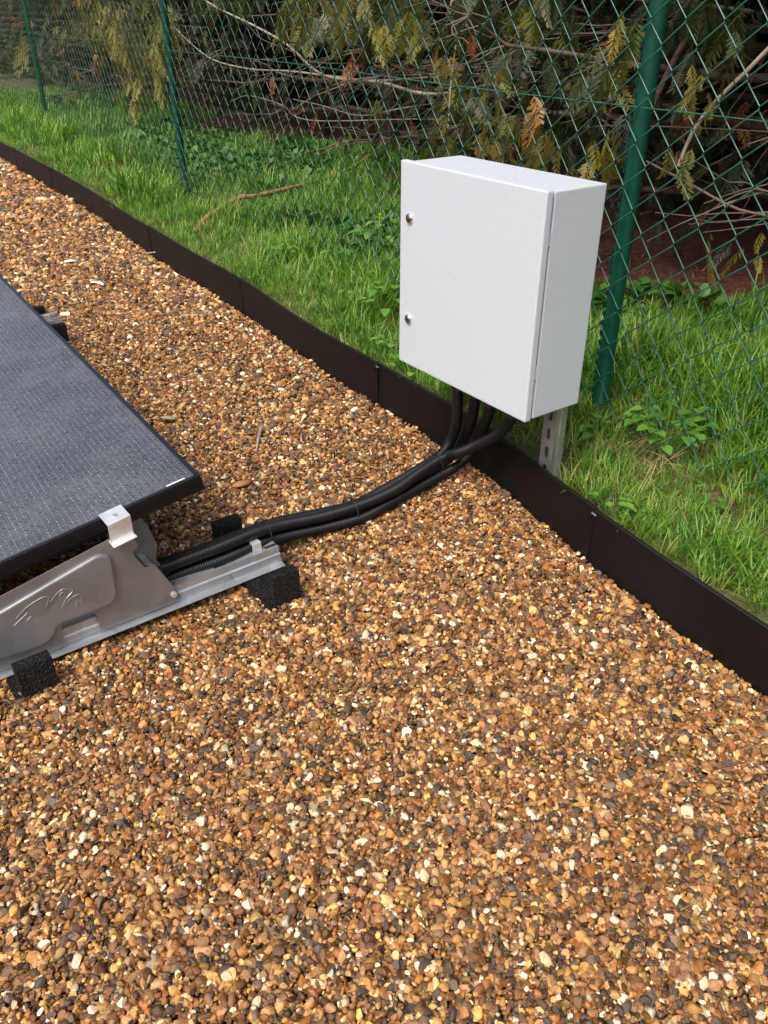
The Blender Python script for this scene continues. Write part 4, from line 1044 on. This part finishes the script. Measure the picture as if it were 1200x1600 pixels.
limb(T4, .8, [(600, 60), (520, 28), (450, 22), (390, 25)], .008, .003, M['twig'])
limb(T0, .45, [(1215, 5), (1170, 60), (1130, 115), (1100, 155), (1072, 205), (1060, 260)], .012, .006, M['palebark'])
limb(T0, .35, [(1240, 380), (1180, 350), (1120, 330), (1065, 290), (1010, 252)], .007, .0035, M['twig'])
limb(T0, .5, [(1230, 280), (1180, 290), (1140, 300), (1100, 318)], .004, .002, M['twig'])
limb(T1, .6, [(1080, -20), (1055, 25), (1040, 70), (1005, 170), (985, 260)], .016, .01, M['bark'])
limb(T1, .7, [(930, 200), (880, 215), (840, 250)], .004, .002, M['twig'])
limb(T2, .6, [(682, -10), (684, 60), (690, 130), (700, 200)], .008, .003, M['palebark'])
limb(T2, .8, [(660, 140), (690, 160), (730, 178), (780, 190)], .006, .003, M['twig'])
# individual sprays nearest the wire
def hang(tree, lst, seed):
    r_ = np.random.default_rng(seed); P = []; SZ = []; TN = []
    for (u, v, off, size, tone) in lst:
        p = on_plane(u, v, P1 + FN * off, FN)
        for j in range(4): P.append(p + r_.normal(0, .02, 3) - UZ * .02 * j); SZ.append(size * r_.uniform(.75, 1.1)); TN.append(np.clip(tone + r_.normal(0, .03), 0, 1))
    n = len(P); me = spray_mesh('hanging_spray', np.array(P), r_.uniform(0, 6.283, n), r_.uniform(.7, 1.4, n), np.array(SZ), np.array(TN), seed); o = put('hanging_spray', me, M['spray'], tree); o['kind'] = 'stuff'
hang(T2, [(835, 150, .3, .12, .9), (850, 195, .3, .13, .72), (955, 185, .3, .13, .9), (930, 235, .35, .12, .78), (780, 100, .3, .14, .74), (690, 75, .4, .12, .88), (790, 170, .35, .13, .7), (740, 150, .35, .15, .68), (700, 180, .4, .12, .74)], 81)
hang(tree_objs[3], [(555, 75, .4, .13, .98), (590, 25, .45, .14, .8), (640, 20, .4, .14, .72), (480, 25, .6, .16, .72), (595, 150, .45, .12, .74), (520, 15, .5, .16, .66)], 82)
hang(T0, [(1095, 98, .4, .09, .84), (1105, 150, .35, .06, .86), (1080, 215, .4, .1, .7), (1150, 40, .5, .14, .6), (1185, 370, .3, .07, .84)], 83)
hang(T1, [(1000, 20, .5, .14, .6), (940, 60, .6, .16, .5), (880, 30, .6, .16, .6), (965, 15, .45, .08, .84)], 84)
hang(tree_objs[7], [(210, 185, .45, .2, .89), (205, 150, .45, .18, .86), (220, 110, .45, .2, .85), (180, 40, .45, .22, .84), (150, 30, .45, .22, .8), (240, 60, .45, .2, .82)], 85)

r_ = np.random.default_rng(5)
def cloud(tree, n, u0, u1, v0, v1, o0, o1, sz_, t0, t1, seed):
    hang(tree, [(r_.uniform(u0, u1), r_.uniform(v0, v1) - 20, r_.uniform(o0, o1), r_.uniform(*sz_), r_.uniform(t0, t1)) for i in range(n)], seed)
cloud(tree_objs[7], 110, 70, 265, -30, 75, .45, 1.0, (.15, .24), .55, .88, 91)
cloud(tree_objs[7], 22, 185, 265, 70, 150, .45, .9, (.13, .2), .6, .89, 92)
cloud(tree_objs[9], 70, -30, 70, -20, 110, .7, 1.2, (.3, .5), .45, .8, 93)
cloud(tree_objs[3], 60, 440, 660, -30, 40, .5, 1.0, (.12, .18), .45, .8, 94)
cloud(tree_objs[5], 20, 280, 420, -30, 10, .6, 1.1, (.14, .2), .35, .7, 95)
cloud(T2, 26, 700, 900, -20, 60, .5, 1.0, (.11, .16), .25, .65, 96)
cloud(T2, 14, 680, 960, 120, 230, .4, .8, (.09, .13), .5, .9, 97)
cloud(T0, 14, 1040, 1220, -20, 100, .6, 1.1, (.1, .15), .2, .6, 98)
# ================================================================== SMALL THINGS LYING ABOUT
X, Y = jitter_grid(-4.5, 1.3, .4, 6.0, .13, .6); P = np.stack([X, Y, gravel_z(X, Y) + .006], 1)
k = in_view(P, 100, 60) & (edge_side(X, Y, 2) < -.02) & (rng.uniform(size=len(X)) < np.clip(.22 + .5 * vnoise(X, Y, .6, 61), .05, .8)); P = P[k]; n = len(P); q_ = rng.uniform(.14, .34, n)
dcol = hidden_collection('scraps')
for i in range(5): dcol.objects.link(bpy.data.objects.new('scrap_%02d' % i, tuft(350 + i, 3, .11, .005, .03, M['straw'], (1.35, 1.6), (-.1, .1))))
scatter('straw_scraps', P, np.stack([rng.normal(0, .1, n), rng.normal(0, .1, n), rng.uniform(0, 6.283, n)], 1), np.stack([q_] * 3, 1), rng.integers(0, 5, n), dcol, 'dry straw and needle scraps scattered over the gravel', 'debris')
def stick(name, pts_, r0, r1, m_, label, cat, group=None):
    S_ = spline(np.array(pts_), 6 * len(pts_)); mb = MB(); rr = np.linspace(r0, r1, len(S_)) * (1 + .15 * np.sin(np.arange(len(S_)) * 1.7)); mb.tube(S_, rr, 7)
    return tag(mb.build(name, m_, smooth=True), label, cat, group)
stick('fallen_branch', [at(303, 366, .14), at(318, 345, .17), at(345, 325, .2), at(378, 308, .22), at(400, 306, .22), at(460, 292, .22), at(530, 272, .22), at(575, 245, .25), at(600, 222, .28)], .016, .005, M['deadwood'], 'long bent dead branch lying from the edging under the fence', 'branch')
stick('loose_twig', [at(128, 388, .012), at(150, 386, .016), at(172, 392, .012)], .004, .002, M['deadwood'], 'thin brown twig on the gravel behind the panel', 'twig', 'twigs on the gravel')
stick('loose_twig', [at(228, 396, .02), at(245, 394, .03), at(256, 394, .03)], .005, .003, M['palebark'], 'pale stub of twig sticking out against the edging joint', 'twig', 'twigs on the gravel')
stick('loose_twig', [at(408, 668, .02), at(404, 685, .014), at(400, 708, .012)], .007, .002, M['palebark'], 'curled pale twig on the gravel between panel and edging', 'twig', 'twigs on the gravel')
stick('loose_twig', [at(12, 315, .012), at(0, 316, .014), at(28, 312, .012)], .004, .003, M['bark'], 'dark twig on the gravel at the far left', 'twig', 'twigs on the gravel')
def shard(name, u, v, L, w, az, m_, label, cat, bend=.25):
    c = at(u, v, .014); n_ = 7; t = np.linspace(-1, 1, n_); V = []
    d = np.array([math.cos(az), math.sin(az), 0]); sd = np.array([-d[1], d[0], 0])
    for dz in (.0018, -.0018):
        for q in t:
            hw = w / 2 * math.sqrt(max(.05, 1 - q * q * .95)); m0 = c + d * q * L / 2 + sd * bend * L * q * q * .4 + UZ * (.006 * (1 - q * q) + dz)
            V += [m0 + sd * hw, m0 + UZ * .003, m0 - sd * hw]
    F = []
    for i in range(n_ - 1):
        for j in range(2):
            a_ = i * 3 + j; F.append((a_, a_ + 1, a_ + 4, a_ + 3)); b_ = 3 * n_ + a_; F.append((b_, b_ + 3, b_ + 4, b_ + 1))
        F += [(i * 3, i * 3 + 3, 3 * n_ + i * 3 + 3, 3 * n_ + i * 3), (i * 3 + 2, 3 * n_ + i * 3 + 2, 3 * n_ + i * 3 + 5, i * 3 + 5)]
    return tag(put(name, np_mesh(name, V, F), m_, smooth=True), label, cat)
M['chalk'] = simple('chalk_white', srgb(226, 222, 214), .7, 0, .1, 30)
shard('bark_shard', 154, 443, .085, .026, R(150), M['chalk'], 'curved white shard lying on the gravel behind the panel', 'shard')
shard('pale_stone', 110, 409, .06, .042, R(20), M['chalk'], 'flat whitish stone on the gravel near the far edging', 'stone', .05)
shard('dead_leaf', 378, 758, .055, .03, R(30), M['brownleaf'], 'curled brown dead leaf on the gravel above the conduits', 'leaf')
shard('dead_leaf', 262, 655, .05, .022, R(-10), M['palebark'], 'pale dead leaf on the gravel beside the panel edge', 'leaf')
shard('dead_leaf', 440, 405, .08, .03, R(60), M['brownleaf'], 'brown dead leaf in the grass by the edging bend', 'leaf')
